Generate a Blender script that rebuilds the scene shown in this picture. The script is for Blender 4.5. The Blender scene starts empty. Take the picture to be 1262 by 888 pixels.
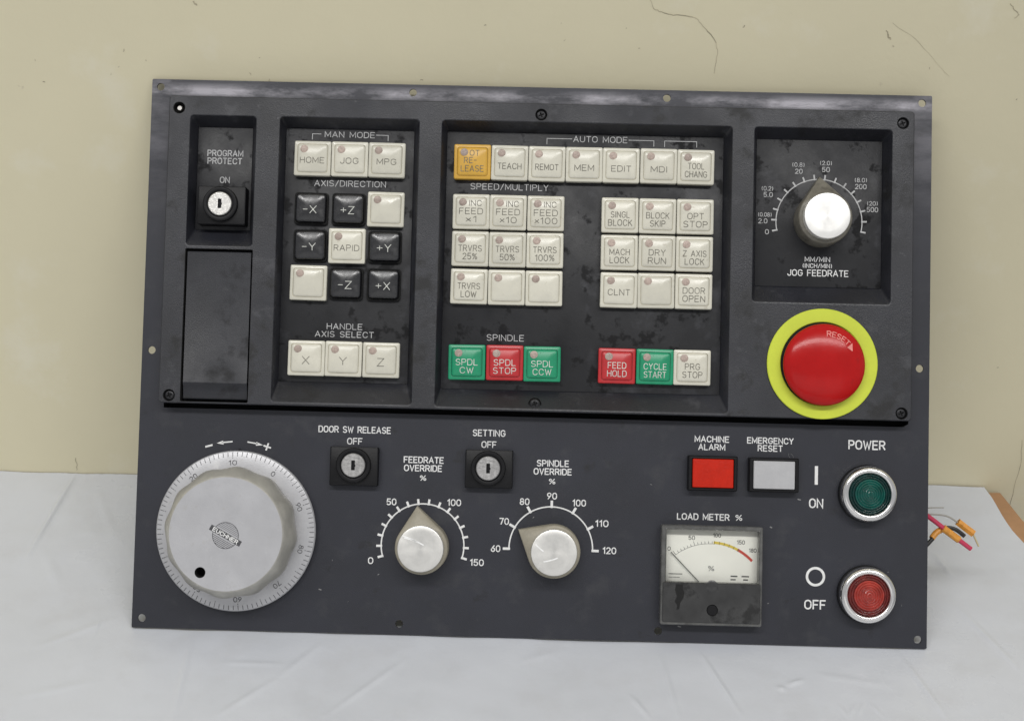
import bpy, bmesh, math, random
from mathutils import Vector, Matrix
from mathutils.geometry import tessellate_polygon
random.seed(7)
S = bpy.context.scene
COL = S.collection
R = math.radians

# ------------------------------------------------------------------ camera, world, lamps, exposure
LEAN = R(30.75)                       # the panel leans back against the wall
cam_d = bpy.data.cameras.new("camera")
cam_d.sensor_width = 36.0
cam_d.lens = 36.0 * 1750 / 1262
cam_d.clip_start, cam_d.clip_end = 0.02, 50
cam = bpy.data.objects.new("camera", cam_d); COL.objects.link(cam)
rot = Matrix(((0.999613, -0.024455, 0.013252), (0.023129, 0.466156, -0.884400), (0.015451, 0.884364, 0.466542)))
cam.matrix_world = Matrix.Translation((0.23787, -0.68009, 0.54846)) @ rot.to_4x4()
S.camera = cam

W = bpy.data.worlds.new("World"); S.world = W; W.use_nodes = True
bg = W.node_tree.nodes["Background"]
bg.inputs[1].default_value = 0.46
_n, _l = W.node_tree.nodes, W.node_tree.links                         # an ordinary room: pale ceiling and walls, darker floor
_tc = _n.new("ShaderNodeTexCoord"); _sp = _n.new("ShaderNodeSeparateXYZ"); _cr = _n.new("ShaderNodeValToRGB"); _mr = _n.new("ShaderNodeMapRange")
_l.new(_tc.outputs["Generated"], _sp.inputs[0]); _l.new(_sp.outputs[2], _mr.inputs[0]); _mr.inputs[1].default_value = -1; _l.new(_mr.outputs[0], _cr.inputs[0])
_cr.color_ramp.elements[0].position = 0.30; _cr.color_ramp.elements[0].color = (0.22, 0.22, 0.23, 1)
_cr.color_ramp.elements[1].position = 0.57; _cr.color_ramp.elements[1].color = (0.97, 0.98, 1.0, 1)
_l.new(_cr.outputs[0], bg.inputs[0])

def lamp(name, loc, target, sx, sy, power, color):
    d = bpy.data.lights.new(name, 'AREA'); d.shape = 'RECTANGLE'; d.size, d.size_y = sx, sy
    d.energy = power; d.color = color
    o = bpy.data.objects.new(name, d); COL.objects.link(o); o.location = loc
    o.rotation_euler = (Vector(target) - Vector(loc)).to_track_quat('-Z', 'Y').to_euler()
    return o
lamp("ceiling_tube_lamp", (0.22, -2.9, 5.3), (0.24, 0.10, 0.12), 8.0, 0.55, 255, (1.0, 0.985, 0.965))

lamp("added_low_fill", (0.22, -3.3, 0.62), (0.24, 0.15, 0.08), 4.5, 1.5, 8.5, (1.0, 0.99, 0.97))  # unseen fill light added behind the camera to brighten the lower wall
S.view_settings.view_transform = 'Standard'; S.view_settings.look = 'None'
S.view_settings.exposure = 0.0; S.view_settings.gamma = 1.0
S.view_settings.use_curve_mapping = False
try:
    S.cycles.use_denoising = True
except Exception:
    pass

# ------------------------------------------------------------------ materials
def mat(name, base, rough=0.5, metal=0.0, var=0.0, vscale=40.0, bump=0.0, bscale=400.0, rvar=0.0, spec=0.5,
        stain=None, per_object=0.0, coat=0.0, aniso=0.0, detail=5.0):
    """Principled with procedural noise: var = colour mottling, bump = fine grain, stain = (colour, scale, lo, hi, roughness)"""
    m = bpy.data.materials.new(name); m.use_nodes = True
    nt = m.node_tree; N, L = nt.nodes, nt.links
    b = N["Principled BSDF"]
    b.inputs["Base Color"].default_value = (*base, 1); b.inputs["Roughness"].default_value = rough
    b.inputs["Metallic"].default_value = metal; b.inputs["Specular IOR Level"].default_value = spec
    b.inputs["Coat Weight"].default_value = coat
    tc = N.new("ShaderNodeTexCoord"); vec = tc.outputs["Object"]
    if per_object:
        oi = N.new("ShaderNodeObjectInfo"); add = N.new("ShaderNodeVectorMath"); add.operation = 'ADD'
        L.new(vec, add.inputs[0]); L.new(oi.outputs["Random"], add.inputs[1]); vec = add.outputs[0]
    def noise(scale, det=detail, rg=0.6):
        n = N.new("ShaderNodeTexNoise"); n.inputs["Scale"].default_value = scale
        n.inputs["Detail"].default_value = det; n.inputs["Roughness"].default_value = rg
        L.new(vec, n.inputs["Vector"]); return n.outputs["Fac"]
    def remap(s, a, bb, c, d):
        r = N.new("ShaderNodeMapRange"); L.new(s, r.inputs[0])
        for i, v in enumerate((a, bb, c, d)): r.inputs[i + 1].default_value = v
        return r.outputs[0]
    col = None; rgh = None
    if var or per_object:
        mx = N.new("ShaderNodeMix"); mx.data_type = 'RGBA'
        mx.inputs[6].default_value = (*[c * (1 - var) for c in base], 1)
        mx.inputs[7].default_value = (*[min(1, c * (1 + var)) for c in base], 1)
        L.new(remap(noise(vscale), 0.3, 0.7, 0, 1), mx.inputs[0]); col = mx.outputs[2]
        if per_object:
            hs = N.new("ShaderNodeHueSaturation"); L.new(col, hs.inputs["Color"])
            L.new(remap(oi.outputs["Random"], 0, 1, 1 - per_object, 1 + per_object), hs.inputs["Value"]); col = hs.outputs[0]
    if rvar:
        rgh = remap(noise(vscale * 0.7), 0.3, 0.7, max(0.02, rough - rvar), min(1, rough + rvar))
    if stain:
        scs = stain if isinstance(stain, list) else [stain]
        for sc, ss, lo, hi, sr in scs:
            f = remap(noise(ss, 8, 0.65), lo, hi, 0, 1)
            mx = N.new("ShaderNodeMix"); mx.data_type = 'RGBA'; L.new(f, mx.inputs[0])
            if col: L.new(col, mx.inputs[6])
            else: mx.inputs[6].default_value = (*base, 1)
            mx.inputs[7].default_value = (*sc, 1); col = mx.outputs[2]
            mr = N.new("ShaderNodeMix"); mr.data_type = 'FLOAT'; L.new(f, mr.inputs[0])
            if rgh: L.new(rgh, mr.inputs[2])
            else: mr.inputs[2].default_value = rough
            mr.inputs[3].default_value = sr; rgh = mr.outputs[0]
    if col: L.new(col, b.inputs["Base Color"])
    if rgh: L.new(rgh, b.inputs["Roughness"])
    if bump:
        bp = N.new("ShaderNodeBump"); bp.inputs["Strength"].default_value = bump; bp.inputs["Distance"].default_value = 0.0006
        L.new(noise(bscale, 3), bp.inputs["Height"]); L.new(bp.outputs[0], b.inputs["Normal"])
    if aniso:
        b.inputs["Anisotropic"].default_value = aniso
        t = N.new("ShaderNodeTangent"); t.direction_type = 'RADIAL'; t.axis = 'Z'; L.new(t.outputs[0], b.inputs["Tangent"])
    return m

M = {}
M['bezel'] = mat("dark_moulded_plastic", (0.0150, 0.0158, 0.0210), 0.46, var=0.35, vscale=24, bump=0.28, bscale=1500, rvar=0.17, spec=0.58,
                 stain=[((0.005, 0.005, 0.006), 32, 0.56, 0.66, 0.6), ((0.052, 0.053, 0.060), 70, 0.58, 0.78, 0.5), ((0.075, 0.075, 0.082), 210, 0.66, 0.76, 0.5)])
M['sheet_overlay'] = mat("printed_membrane_sheet", (0.0175, 0.0178, 0.020), 0.45, var=0.3, vscale=30, bump=0.12, bscale=900, rvar=0.2, spec=0.30,
                 stain=[((0.052, 0.053, 0.060), 34, 0.56, 0.76, 0.40), ((0.003, 0.003, 0.004), 56, 0.55, 0.605, 0.65), ((0.07, 0.07, 0.075), 230, 0.69, 0.78, 0.5)])
M['flap'] = mat("flap_plastic", (0.024, 0.025, 0.030), 0.44, var=0.25, vscale=35, bump=0.15, bscale=1300, rvar=0.14, spec=0.36,
                stain=[((0.010, 0.010, 0.012), 46, 0.56, 0.68, 0.6), ((0.05, 0.05, 0.055), 120, 0.64, 0.8, 0.5)])
M['black'] = mat("black_plastic", (0.005, 0.005, 0.006), 0.42, var=0.3, vscale=120, bump=0.1, bscale=900, spec=0.25)
M['black_matte'] = mat("black_cavity_plastic", (0.004, 0.004, 0.004), 0.8, var=0.2)
M['screw'] = mat("blackened_screw_steel", (0.03, 0.03, 0.032), 0.35, metal=0.7, var=0.4, vscale=500, bump=0.2, bscale=700)
M['steel'] = mat("bare_screw_steel", (0.55, 0.53, 0.5), 0.35, metal=1.0, var=0.2, vscale=400)
M['cream'] = mat("cream_key_plastic", (0.62, 0.60, 0.51), 0.24, var=0.05, vscale=120, per_object=0.06, bump=0.06, bscale=500, rvar=0.08,
                 stain=((0.38, 0.345, 0.26), 230, 0.62, 0.78, 0.5))
M['yellow'] = mat("yellow_key_plastic", (0.62, 0.36, 0.05), 0.34, var=0.06, vscale=120, stain=((0.40, 0.22, 0.03), 260, 0.66, 0.78, 0.5))
M['green'] = mat("green_key_plastic", (0.010, 0.27, 0.13), 0.30, var=0.1, vscale=150, stain=((0.004, 0.10, 0.05), 240, 0.64, 0.76, 0.5))
M['red'] = mat("red_key_plastic", (0.47, 0.022, 0.026), 0.30, var=0.1, vscale=150, stain=((0.2, 0.01, 0.01), 240, 0.66, 0.78, 0.5))
M['cream_grime'] = mat("shaded_grimy_cream_groove", (0.40, 0.375, 0.29), 0.5, var=0.35, vscale=160)  # key grooves coloured darker: recess shade painted in along with grime
M['yellow_grime'] = mat("shaded_grimy_yellow_groove", (0.36, 0.20, 0.03), 0.5, var=0.3, vscale=160)
M['green_grime'] = mat("shaded_grimy_green_groove", (0.005, 0.13, 0.065), 0.5, var=0.3, vscale=160)
M['red_grime'] = mat("shaded_grimy_red_groove", (0.24, 0.012, 0.014), 0.5, var=0.3, vscale=160)
M['keyblack'] = mat("glossy_black_key_plastic", (0.007, 0.007, 0.009), 0.27, var=0.2, vscale=200, rvar=0.12, bump=0.16, bscale=260, spec=0.85)
M['lens'] = mat("indicator_lens_plastic", (0.40, 0.315, 0.27), 0.35, var=0.25, vscale=700, bump=0.35, bscale=1400, per_object=0.15)
M['ink_dark'] = mat("dark_grey_ink", (0.15, 0.14, 0.115), 0.6, var=0.6, vscale=420)
M['ink_grey'] = mat("light_grey_ink", (0.46, 0.46, 0.46), 0.6, var=0.25, vscale=160)
M['ink_white'] = mat("white_engraving_paint", (0.74, 0.74, 0.73), 0.6, var=0.12, vscale=260)
M['ink_dust'] = mat("pale_scuff", (0.20, 0.20, 0.20), 0.6, var=0.3, vscale=300)
M['ink_key_white'] = mat("white_key_ink", (0.60, 0.61, 0.56), 0.5, var=0.2, vscale=300)
M['ink_black'] = mat("black_ink", (0.06, 0.06, 0.065), 0.6, var=0.3, vscale=300)
M['knob'] = mat("grey_beige_knob_plastic", (0.30, 0.275, 0.215), 0.45, var=0.12, vscale=160, bump=0.1, bscale=800,
                stain=((0.12, 0.11, 0.085), 130, 0.62, 0.76, 0.5))
M['knob_old'] = mat("dark_worn_knob_plastic", (0.15, 0.14, 0.115), 0.42, var=0.25, vscale=160, bump=0.12, bscale=800,
                stain=((0.06, 0.055, 0.045), 130, 0.55, 0.72, 0.5))
M['cap'] = mat("spun_aluminium_cap", (0.70, 0.69, 0.66), 0.36, metal=0.6, var=0.06, vscale=260, rvar=0.08, aniso=0.5)
M['glint'] = mat("painted_cap_glint", (0.92, 0.92, 0.90), 0.35, metal=0.1, var=0.1, vscale=300)  # pale streaks that paint lamp reflections onto the knob caps
M['cap_glare'] = mat("glare_lit_aluminium_cap", (0.93, 0.92, 0.89), 0.40, metal=0.55, var=0.04, vscale=260, rvar=0.08, aniso=0.4)  # jog cap: lamp glare put into a paler base colour
M['cap_lock'] = mat("nickel_lock_face", (0.66, 0.65, 0.62), 0.34, metal=0.8, var=0.2, vscale=500, bump=0.25, bscale=1200)
M['cap_lock_dim'] = mat("dimmed_nickel_lock_face", (0.36, 0.355, 0.35), 0.46, metal=0.45, var=0.3, vscale=420, bump=0.4, bscale=900)  # lower locks: weaker lamp reflection put in as a darker colour
M['wheel'] = mat("cast_aluminium_wheel", (0.46, 0.46, 0.475), 0.38, metal=0.3, var=0.07, vscale=60, bump=0.14, bscale=1300, rvar=0.09,
                 stain=[((0.37, 0.36, 0.34), 110, 0.60, 0.8, 0.5), ((0.60, 0.60, 0.60), 70, 0.64, 0.78, 0.5)])
M['wheel_side'] = mat("worn_wheel_grip", (0.41, 0.40, 0.365), 0.42, metal=0.25, var=0.16, vscale=90, bump=0.12, bscale=900)
M['estop_red'] = mat("red_mushroom_plastic", (0.43, 0.006, 0.006), 0.19, var=0.10, vscale=50, rvar=0.04, bump=0.05, bscale=400, spec=0.28, stain=((0.30, 0.008, 0.008), 90, 0.62, 0.8, 0.3))
M['estop_ring'] = mat("yellow_green_ring", (0.58, 0.66, 0.045), 0.5, var=0.05, vscale=60, stain=((0.36, 0.40, 0.05), 130, 0.67, 0.8, 0.6))
M['pink_ink'] = mat("worn_pink_marking", (0.75, 0.25, 0.22), 0.5, var=0.25, vscale=300)
M['lamp_red'] = mat("orange_red_lamp_lens", (0.50, 0.016, 0.004), 0.36, var=0.10, vscale=200, bump=0.35, bscale=700, spec=0.22)
M['lamp_white'] = mat("white_lamp_lens", (0.43, 0.43, 0.44), 0.42, var=0.05, vscale=200, bump=0.2, bscale=900)
M['chrome'] = mat("chrome_ring", (0.78, 0.77, 0.76), 0.16, metal=1.0, var=0.05, vscale=150, rvar=0.05)
M['btn_green'] = mat("dark_green_button_lens", (0.004, 0.075, 0.060), 0.16, var=0.35, vscale=200, bump=0.15, bscale=420, spec=0.5)
M['btn_red'] = mat("dull_red_button_lens", (0.34, 0.040, 0.030), 0.16, var=0.3, vscale=200, bump=0.15, bscale=420, spec=0.5)
M['btn_green_edge'] = mat("dark_green_lens_rim", (0.002, 0.026, 0.024), 0.2, var=0.4, vscale=260, bump=0.2, bscale=420)
M['btn_red_edge'] = mat("dark_red_lens_rim", (0.13, 0.018, 0.016), 0.2, var=0.4, vscale=260, bump=0.2, bscale=420)
M['meter_face'] = mat("meter_card", (0.88, 0.88, 0.86), 0.5, var=0.03, vscale=60)
M['meter_cover'] = mat("smoky_meter_cover", (0.036, 0.036, 0.036), 0.22, var=0.35, vscale=70, rvar=0.12,
                       stain=((0.006, 0.006, 0.006), 62, 0.55, 0.63, 0.5))
M['meter_case'] = mat("grimy_clear_plastic_rim", (0.10, 0.10, 0.096), 0.25, var=0.4, vscale=110, rvar=0.1)
M['meter_yellow'] = mat("yellow_scale_ink", (0.72, 0.55, 0.06), 0.6, var=0.05)
M['meter_red'] = mat("red_scale_ink", (0.60, 0.05, 0.03), 0.6, var=0.05)
M['wire_pink'] = mat("pink_wire_insulation", (0.50, 0.035, 0.09), 0.4, var=0.1, vscale=200)
M['wire_black'] = mat("black_wire_insulation", (0.012, 0.012, 0.012), 0.4, var=0.1)
M['wire_grey'] = mat("grey_wire_insulation", (0.33, 0.32, 0.29), 0.5, var=0.1)
M['sleeve'] = mat("orange_wire_marker", (0.62, 0.27, 0.04), 0.45, var=0.25, vscale=400)
M['brass'] = mat("brass_pin", (0.70, 0.60, 0.36), 0.35, metal=0.8, var=0.1)

# thin clear plastic window of the meter
m = bpy.data.materials.new("clear_plastic_window"); m.use_nodes = True; nt = m.node_tree
for n in list(nt.nodes): nt.nodes.remove(n)
o_ = nt.nodes.new("ShaderNodeOutputMaterial"); mx = nt.nodes.new("ShaderNodeMixShader"); tr = nt.nodes.new("ShaderNodeBsdfTransparent")
tr.inputs[0].default_value = (1, 1, 0.98, 1)
gl = nt.nodes.new("ShaderNodeBsdfGlossy"); gl.inputs["Roughness"].default_value = 0.12; fr = nt.nodes.new("ShaderNodeFresnel"); fr.inputs[0].default_value = 1.45
nt.links.new(fr.outputs[0], mx.inputs[0]); nt.links.new(tr.outputs[0], mx.inputs[1]); nt.links.new(gl.outputs[0], mx.inputs[2]); nt.links.new(mx.outputs[0], o_.inputs[0])
M['clear'] = m

# painted sheet-metal plate; the paint of the outer flange is rubbed down to the alloy along the top and upper sides
def plate_material():
    m = mat("dark_painted_sheet_metal", (0.0150, 0.0163, 0.0245), 0.46, var=0.22, vscale=16, bump=0.15, bscale=1600, rvar=0.06,
            stain=[((0.034, 0.035, 0.040), 45, 0.55, 0.80, 0.55), ((0.050, 0.051, 0.056), 170, 0.66, 0.78, 0.6), ((0.006, 0.006, 0.008), 60, 0.62, 0.74, 0.5)])
    nt = m.node_tree; N, L = nt.nodes, nt.links; b = N["Principled BSDF"]
    col = b.inputs["Base Color"].links[0].from_socket; rgh = b.inputs["Roughness"].links[0].from_socket
    tc = N.new("ShaderNodeTexCoord"); sp = N.new("ShaderNodeSeparateXYZ"); L.new(tc.outputs["Object"], sp.inputs[0])
    def mr(s, a, c, d, e):
        r = N.new("ShaderNodeMapRange"); L.new(s, r.inputs[0])
        for i, v in enumerate((a, c, d, e)): r.inputs[i + 1].default_value = v
        return r.outputs[0]
    def mth(op, x, y):
        n = N.new("ShaderNodeMath"); n.operation = op
        for i, q in enumerate((x, y)):
            if isinstance(q, (int, float)): n.inputs[i].default_value = q
            else: L.new(q, n.inputs[i])
        return n.outputs[0]
    top = mth("MULTIPLY", mr(sp.outputs[1], 0.3240, 0.3275, 0.0, 1), mr(sp.outputs[1], 0.3300, 0.3345, 1, 0.10))                       # the strip above the moulding
    edge = mth('ABSOLUTE', mth('SUBTRACT', sp.outputs[0], 0.240), 0)
    side = mth('MULTIPLY', mr(edge, 0.2265, 0.230, 0, 1), mr(sp.outputs[1], 0.24, 0.34, 0.0, 0.45))
    band = mth('MAXIMUM', top, side)
    n1 = N.new("ShaderNodeTexNoise"); n1.inputs["Scale"].default_value = 26; n1.inputs["Detail"].default_value = 9; n1.inputs["Roughness"].default_value = 0.68
    mp = N.new("ShaderNodeMapping"); mp.inputs["Scale"].default_value = (0.55, 1.6, 1); L.new(tc.outputs["Object"], mp.inputs[0]); L.new(mp.outputs[0], n1.inputs["Vector"])
    wear = mth('MULTIPLY', band, mr(n1.outputs["Fac"], 0.42, 0.60, 0.06, 1.0))
    mx = N.new("ShaderNodeMix"); mx.data_type = 'RGBA'; L.new(wear, mx.inputs[0]); L.new(col, mx.inputs[6]); mx.inputs[7].default_value = (0.27, 0.262, 0.285, 1)
    L.new(mx.outputs[2], b.inputs["Base Color"])
    mm = N.new("ShaderNodeMix"); mm.data_type = 'FLOAT'; L.new(wear, mm.inputs[0]); L.new(rgh, mm.inputs[2]); mm.inputs[3].default_value = 0.36
    L.new(mm.outputs[0], b.inputs["Roughness"])
    L.new(mth('MULTIPLY', wear, 0.55), b.inputs["Metallic"])
    return m
M['plate'] = plate_material()

# ------------------------------------------------------------------ mesh helpers (millimetres in, metres out)
MMS = 0.001
ABS = {}
class MB:
    def __init__(s): s.v, s.f, s.m = [], [], []
    def add(s, pts):
        i = len(s.v); s.v += [tuple(p) for p in pts]; return list(range(i, i + len(pts)))
    def face(s, idx, mi=0): s.f.append(tuple(idx)); s.m.append(mi)
    def loft(s, loops, mi=0, first=False, last=True):
        ids = [s.add(l) for l in loops]
        for a, b in zip(ids, ids[1:]):
            n = len(a)
            for k in range(n): s.face((a[k], a[(k + 1) % n], b[(k + 1) % n], b[k]), mi)
        if last: s.face(ids[-1], mi)
        if first: s.face(ids[0][::-1], mi)
        return ids
    def holes(s, outer, holes, w, mi=0):
        polys = [[Vector((x, y, 0)) for x, y in outer]] + [[Vector((x, y, 0)) for x, y in h] for h in holes]
        flat = [p for l in polys for p in l]; base = s.add([(p.x, p.y, w) for p in flat])
        for t in tessellate_polygon(polys):
            a, b, c = (flat[i] for i in t)
            t = tuple(base[i] for i in t)
            s.face(t if (b - a).cross(c - a).z > 0 else t[::-1], mi)
    def ribbon(s, pts, lw, w, mi=0, mapf=None, cyclic=False):
        P = [Vector(p[:2]) for p in pts]; n = len(P); L_, R_ = [], []
        for i, p in enumerate(P):
            if cyclic: d0, d1 = p - P[i - 1], P[(i + 1) % n] - p
            else:
                d0 = p - P[i - 1] if i else P[1] - p
                d1 = P[i + 1] - p if i < n - 1 else d0
            if d0.length < 1e-9: d0 = d1
            if d1.length < 1e-9: d1 = d0
            d0, d1 = d0.normalized(), d1.normalized()
            t = d0 + d1
            if t.length < 1e-6: t = d0
            t.normalize(); nn = Vector((-t.y, t.x)); k = max(0.45, abs(t.dot(d0)))
            q = p.copy()
            if not cyclic and i == 0: q = p - d1 * lw * 0.3
            if not cyclic and i == n - 1: q = p + d0 * lw * 0.3
            L_.append(q + nn * lw / 2 / k); R_.append(q - nn * lw / 2 / k)
        f = mapf or (lambda x, y: (x, y, w))
        a = s.add([f(p.x, p.y) for p in L_]); b = s.add([f(p.x, p.y) for p in R_])
        for i in range(n if cyclic else n - 1):
            j = (i + 1) % n; s.face((b[i], b[j], a[j], a[i]), mi)
    def box(s, x0, x1, y0, y1, w0, w1, bev=0.4, mi=0, first=True):
        cx, cy, hx, hy = (x0 + x1) / 2, (y0 + y1) / 2, (x1 - x0) / 2, (y1 - y0) / 2
        r = max(bev * 1.2, 0.05)
        s.loft([rr(cx, cy, hx, hy, r, w0), rr(cx, cy, hx, hy, r, w1 - bev),
                rr(cx, cy, hx - bev * .3, hy - bev * .3, r, w1 - bev * .3), rr(cx, cy, hx - bev, hy - bev, max(r - bev, .03), w1)], mi, first=first)
    def lathe(s, cx, cy, prof, n=48, mi=0, last=True, first=False):
        s.loft([circ(cx, cy, r, w, n) for r, w in prof], mi, first=first, last=last)
    def tube(s, pts, r, n=10, mi=0):
        P = [Vector(p) for p in pts]; Q = []
        for i in range(len(P) - 1):                                    # smooth the path
            p0, p1, p2, p3 = P[max(i - 1, 0)], P[i], P[i + 1], P[min(i + 2, len(P) - 1)]
            for k in range(6):
                t = k / 6; Q.append(0.5 * ((2 * p1) + (p2 - p0) * t + (2 * p0 - 5 * p1 + 4 * p2 - p3) * t * t + (3 * p1 - p0 - 3 * p2 + p3) * t ** 3))
        Q.append(P[-1]); loops = []
        for i, q in enumerate(Q):
            d = (Q[min(i + 1, len(Q) - 1)] - Q[max(i - 1, 0)]).normalized(); a = d.orthogonal() if i == 0 else (a - d * a.dot(d))
            a = a.normalized(); c = d.cross(a)
            loops.append([q + (a * math.cos(2 * math.pi * k / n) + c * math.sin(2 * math.pi * k / n)) * r for k in range(n)])
        s.loft(loops, mi, first=True)
    def build(s, name, mats, parent=None, org=(0, 0, 0), angle=35, recalc=True, label=None):
        me = bpy.data.meshes.new(name); ox, oy, oz = org
        me.from_pydata([((x - ox) * MMS, (y - oy) * MMS, (z - oz) * MMS) for x, y, z in s.v], [], s.f)
        for k in (mats if isinstance(mats, (list, tuple)) else [mats]): me.materials.append(M[k])
        me.polygons.foreach_set("material_index", s.m)
        if recalc:
            bm = bmesh.new(); bm.from_mesh(me); bmesh.ops.recalc_face_normals(bm, faces=bm.faces); bm.to_mesh(me); bm.free()
        me.polygons.foreach_set("use_smooth", [True] * len(me.polygons)); me.set_sharp_from_angle(angle=R(angle)); me.update()
        return link(name, me, parent, org, label)
def link(name, data, parent, org, label=None):
    o = bpy.data.objects.new(name, data); COL.objects.link(o); place(o, parent, org)
    if label: o["label"] = label
    return o
def place(o, parent, org):
    ABS[o] = Vector(org)
    if parent: o.parent = parent; o.location = (ABS[o] - ABS[parent]) * MMS
    else: o.location = ABS[o] * MMS
def copy_part(o, parent, org, label=None):
    c = o.copy(); COL.objects.link(c); place(c, parent, org)
    if label: c["label"] = label
    elif "label" in c: del c["label"]
    return c
def rr(cx, cy, hx, hy, r, w=0.0, n=5):
    r = min(r, hx, hy); out = []
    for sx, sy, a in ((1, 1, 0), (-1, 1, 90), (-1, -1, 180), (1, -1, 270)):
        for k in range(n + 1):
            t = R(a + 90 * k / n); out.append((cx + sx * (hx - r) + r * math.cos(t), cy + sy * (hy - r) + r * math.sin(t), w))
    return out
def rect(x0, x1, y0, y1, r, w=0.0): return rr((x0 + x1) / 2, (y0 + y1) / 2, (x1 - x0) / 2, (y1 - y0) / 2, r, w)
def circ(cx, cy, r, w=0.0, n=48): return [(cx + r * math.cos(2 * math.pi * k / n), cy + r * math.sin(2 * math.pi * k / n), w) for k in range(n)]
def xy(l): return [p[:2] for p in l]

# ------------------------------------------------------------------ single-stroke lettering
def ar(cx, cy, rx, ry, a0, a1, n=9): return [(cx + rx * math.cos(R(a0 + (a1 - a0) * k / n)), cy + ry * math.sin(R(a0 + (a1 - a0) * k / n))) for k in range(n + 1)]
OV = ar(.35, .65, .35, .35, 0, 180) + ar(.35, .35, .35, .35, 180, 360) + [(.7, .65)]
GL = {
 'A': (.72, [[(0, 0), (.36, 1), (.72, 0)], [(.12, .33), (.60, .33)]]),
 'B': (.64, [[(0, 0), (0, 1)] + ar(.38, .76, .24, .24, 90, -90) + [(0, .52)], [(.38, .52)] + ar(.38, .26, .26, .26, 90, -90) + [(0, 0)]]),
 'C': (.68, [ar(.36, .64, .34, .36, 20, 180) + ar(.36, .36, .34, .36, 180, 340)]),
 'D': (.66, [[(0, 0), (0, 1), (.3, 1)] + ar(.3, .64, .36, .36, 90, 0) + ar(.3, .36, .36, .36, 0, -90) + [(0, 0)]]),
 'E': (.58, [[(.58, 1), (0, 1), (0, 0), (.58, 0)], [(0, .52), (.5, .52)]]),
 'F': (.56, [[(.56, 1), (0, 1), (0, 0)], [(0, .5), (.48, .5)]]),
 'G': (.70, [ar(.36, .64, .34, .36, 25, 180) + ar(.36, .36, .34, .36, 180, 360) + [(.7, .47), (.4, .47)]]),
 'H': (.66, [[(0, 0), (0, 1)], [(.66, 0), (.66, 1)], [(0, .52), (.66, .52)]]),
 'I': (.04, [[(.02, 0), (.02, 1)]]),
 'J': (.50, [[(.5, 1), (.5, .26)] + ar(.25, .26, .25, .26, 0, -180)]),
 'K': (.62, [[(0, 0), (0, 1)], [(.6, 1), (0, .4)], [(.2, .58), (.62, 0)]]),
 'L': (.52, [[(0, 1), (0, 0), (.52, 0)]]),
 'M': (.80, [[(0, 0), (0, 1), (.4, .2), (.8, 1), (.8, 0)]]),
 'N': (.66, [[(0, 0), (0, 1), (.66, 0), (.66, 1)]]),
 'O': (.70, [OV]), '0': (.60, [[(x * .857, y) for x, y in OV]]),
 'P': (.60, [[(0, 0), (0, 1)] + ar(.34, .73, .27, .27, 90, -90) + [(0, .46)]]),
 'R': (.64, [[(0, 0), (0, 1)] + ar(.36, .74, .26, .26, 90, -90) + [(0, .48)], [(.34, .48), (.64, 0)]]),
 'S': (.62, [ar(.31, .75, .29, .25, 25, 270) + ar(.31, .25, .31, .25, 90, -155)]),
 'T': (.62, [[(0, 1), (.62, 1)], [(.31, 1), (.31, 0)]]),
 'U': (.66, [[(0, 1), (0, .33)] + ar(.33, .33, .33, .33, 180, 360) + [(.66, 1)]]),
 'V': (.66, [[(0, 1), (.33, 0), (.66, 1)]]),
 'W': (.90, [[(0, 1), (.23, 0), (.45, .8), (.67, 0), (.9, 1)]]),
 'X': (.64, [[(0, 0), (.64, 1)], [(0, 1), (.64, 0)]]),
 'Y': (.64, [[(0, 1), (.32, .48), (.64, 1)], [(.32, .48), (.32, 0)]]),
 'Z': (.60, [[(0, 1), (.6, 1), (0, 0), (.6, 0)]]),
 '1': (.28, [[(0, .78), (.24, 1), (.24, 0)]]),
 '2': (.58, [ar(.29, .71, .28, .29, 165, -25) + [(0, 0), (.58, 0)]]),
 '3': (.58, [ar(.28, .76, .26, .24, 150, -90) + ar(.28, .26, .3, .26, 90, -150)]),
 '4': (.62, [[(.44, 0), (.44, 1), (0, .28), (.62, .28)]]),
 '5': (.58, [[(.54, 1), (.08, 1), (.03, .53)] + ar(.28, .31, .3, .31, 125, -150)]),
 '6': (.58, [[(.48, 1), (.06, .45)] + ar(.29, .3, .29, .3, 150, 510)]),
 '7': (.56, [[(0, 1), (.56, 1), (.2, 0)]]),
 '8': (.58, [ar(.29, .76, .25, .24, 0, 360, 12), ar(.29, .26, .29, .26, 0, 360, 12)]),
 '9': (.58, [ar(.29, .7, .29, .3, -30, 330), [(.52, .55), (.12, 0)]]),
 '%': (.80, [[(.1, 0), (.7, 1)], ar(.16, .78, .15, .2, 0, 360, 8), ar(.64, .22, .15, .2, 0, 360, 8)]),
 '/': (.45, [[(0, -.05), (.45, 1.05)]]), '-': (.42, [[(0, .5), (.42, .5)]]), '+': (.56, [[(0, .5), (.56, .5)], [(.28, .22), (.28, .78)]]),
 '.': (.06, [[(0, .03), (.06, .03)]]), '(': (.2, [ar(.3, .5, .3, .62, 130, 230, 5)]), ')': (.2, [ar(-.1, .5, .3, .62, 50, -50, 5)]),
 'x': (.46, [[(0, .12), (.46, .68)], [(0, .68), (.46, .12)]]), ' ': (.35, []),
}
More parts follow.
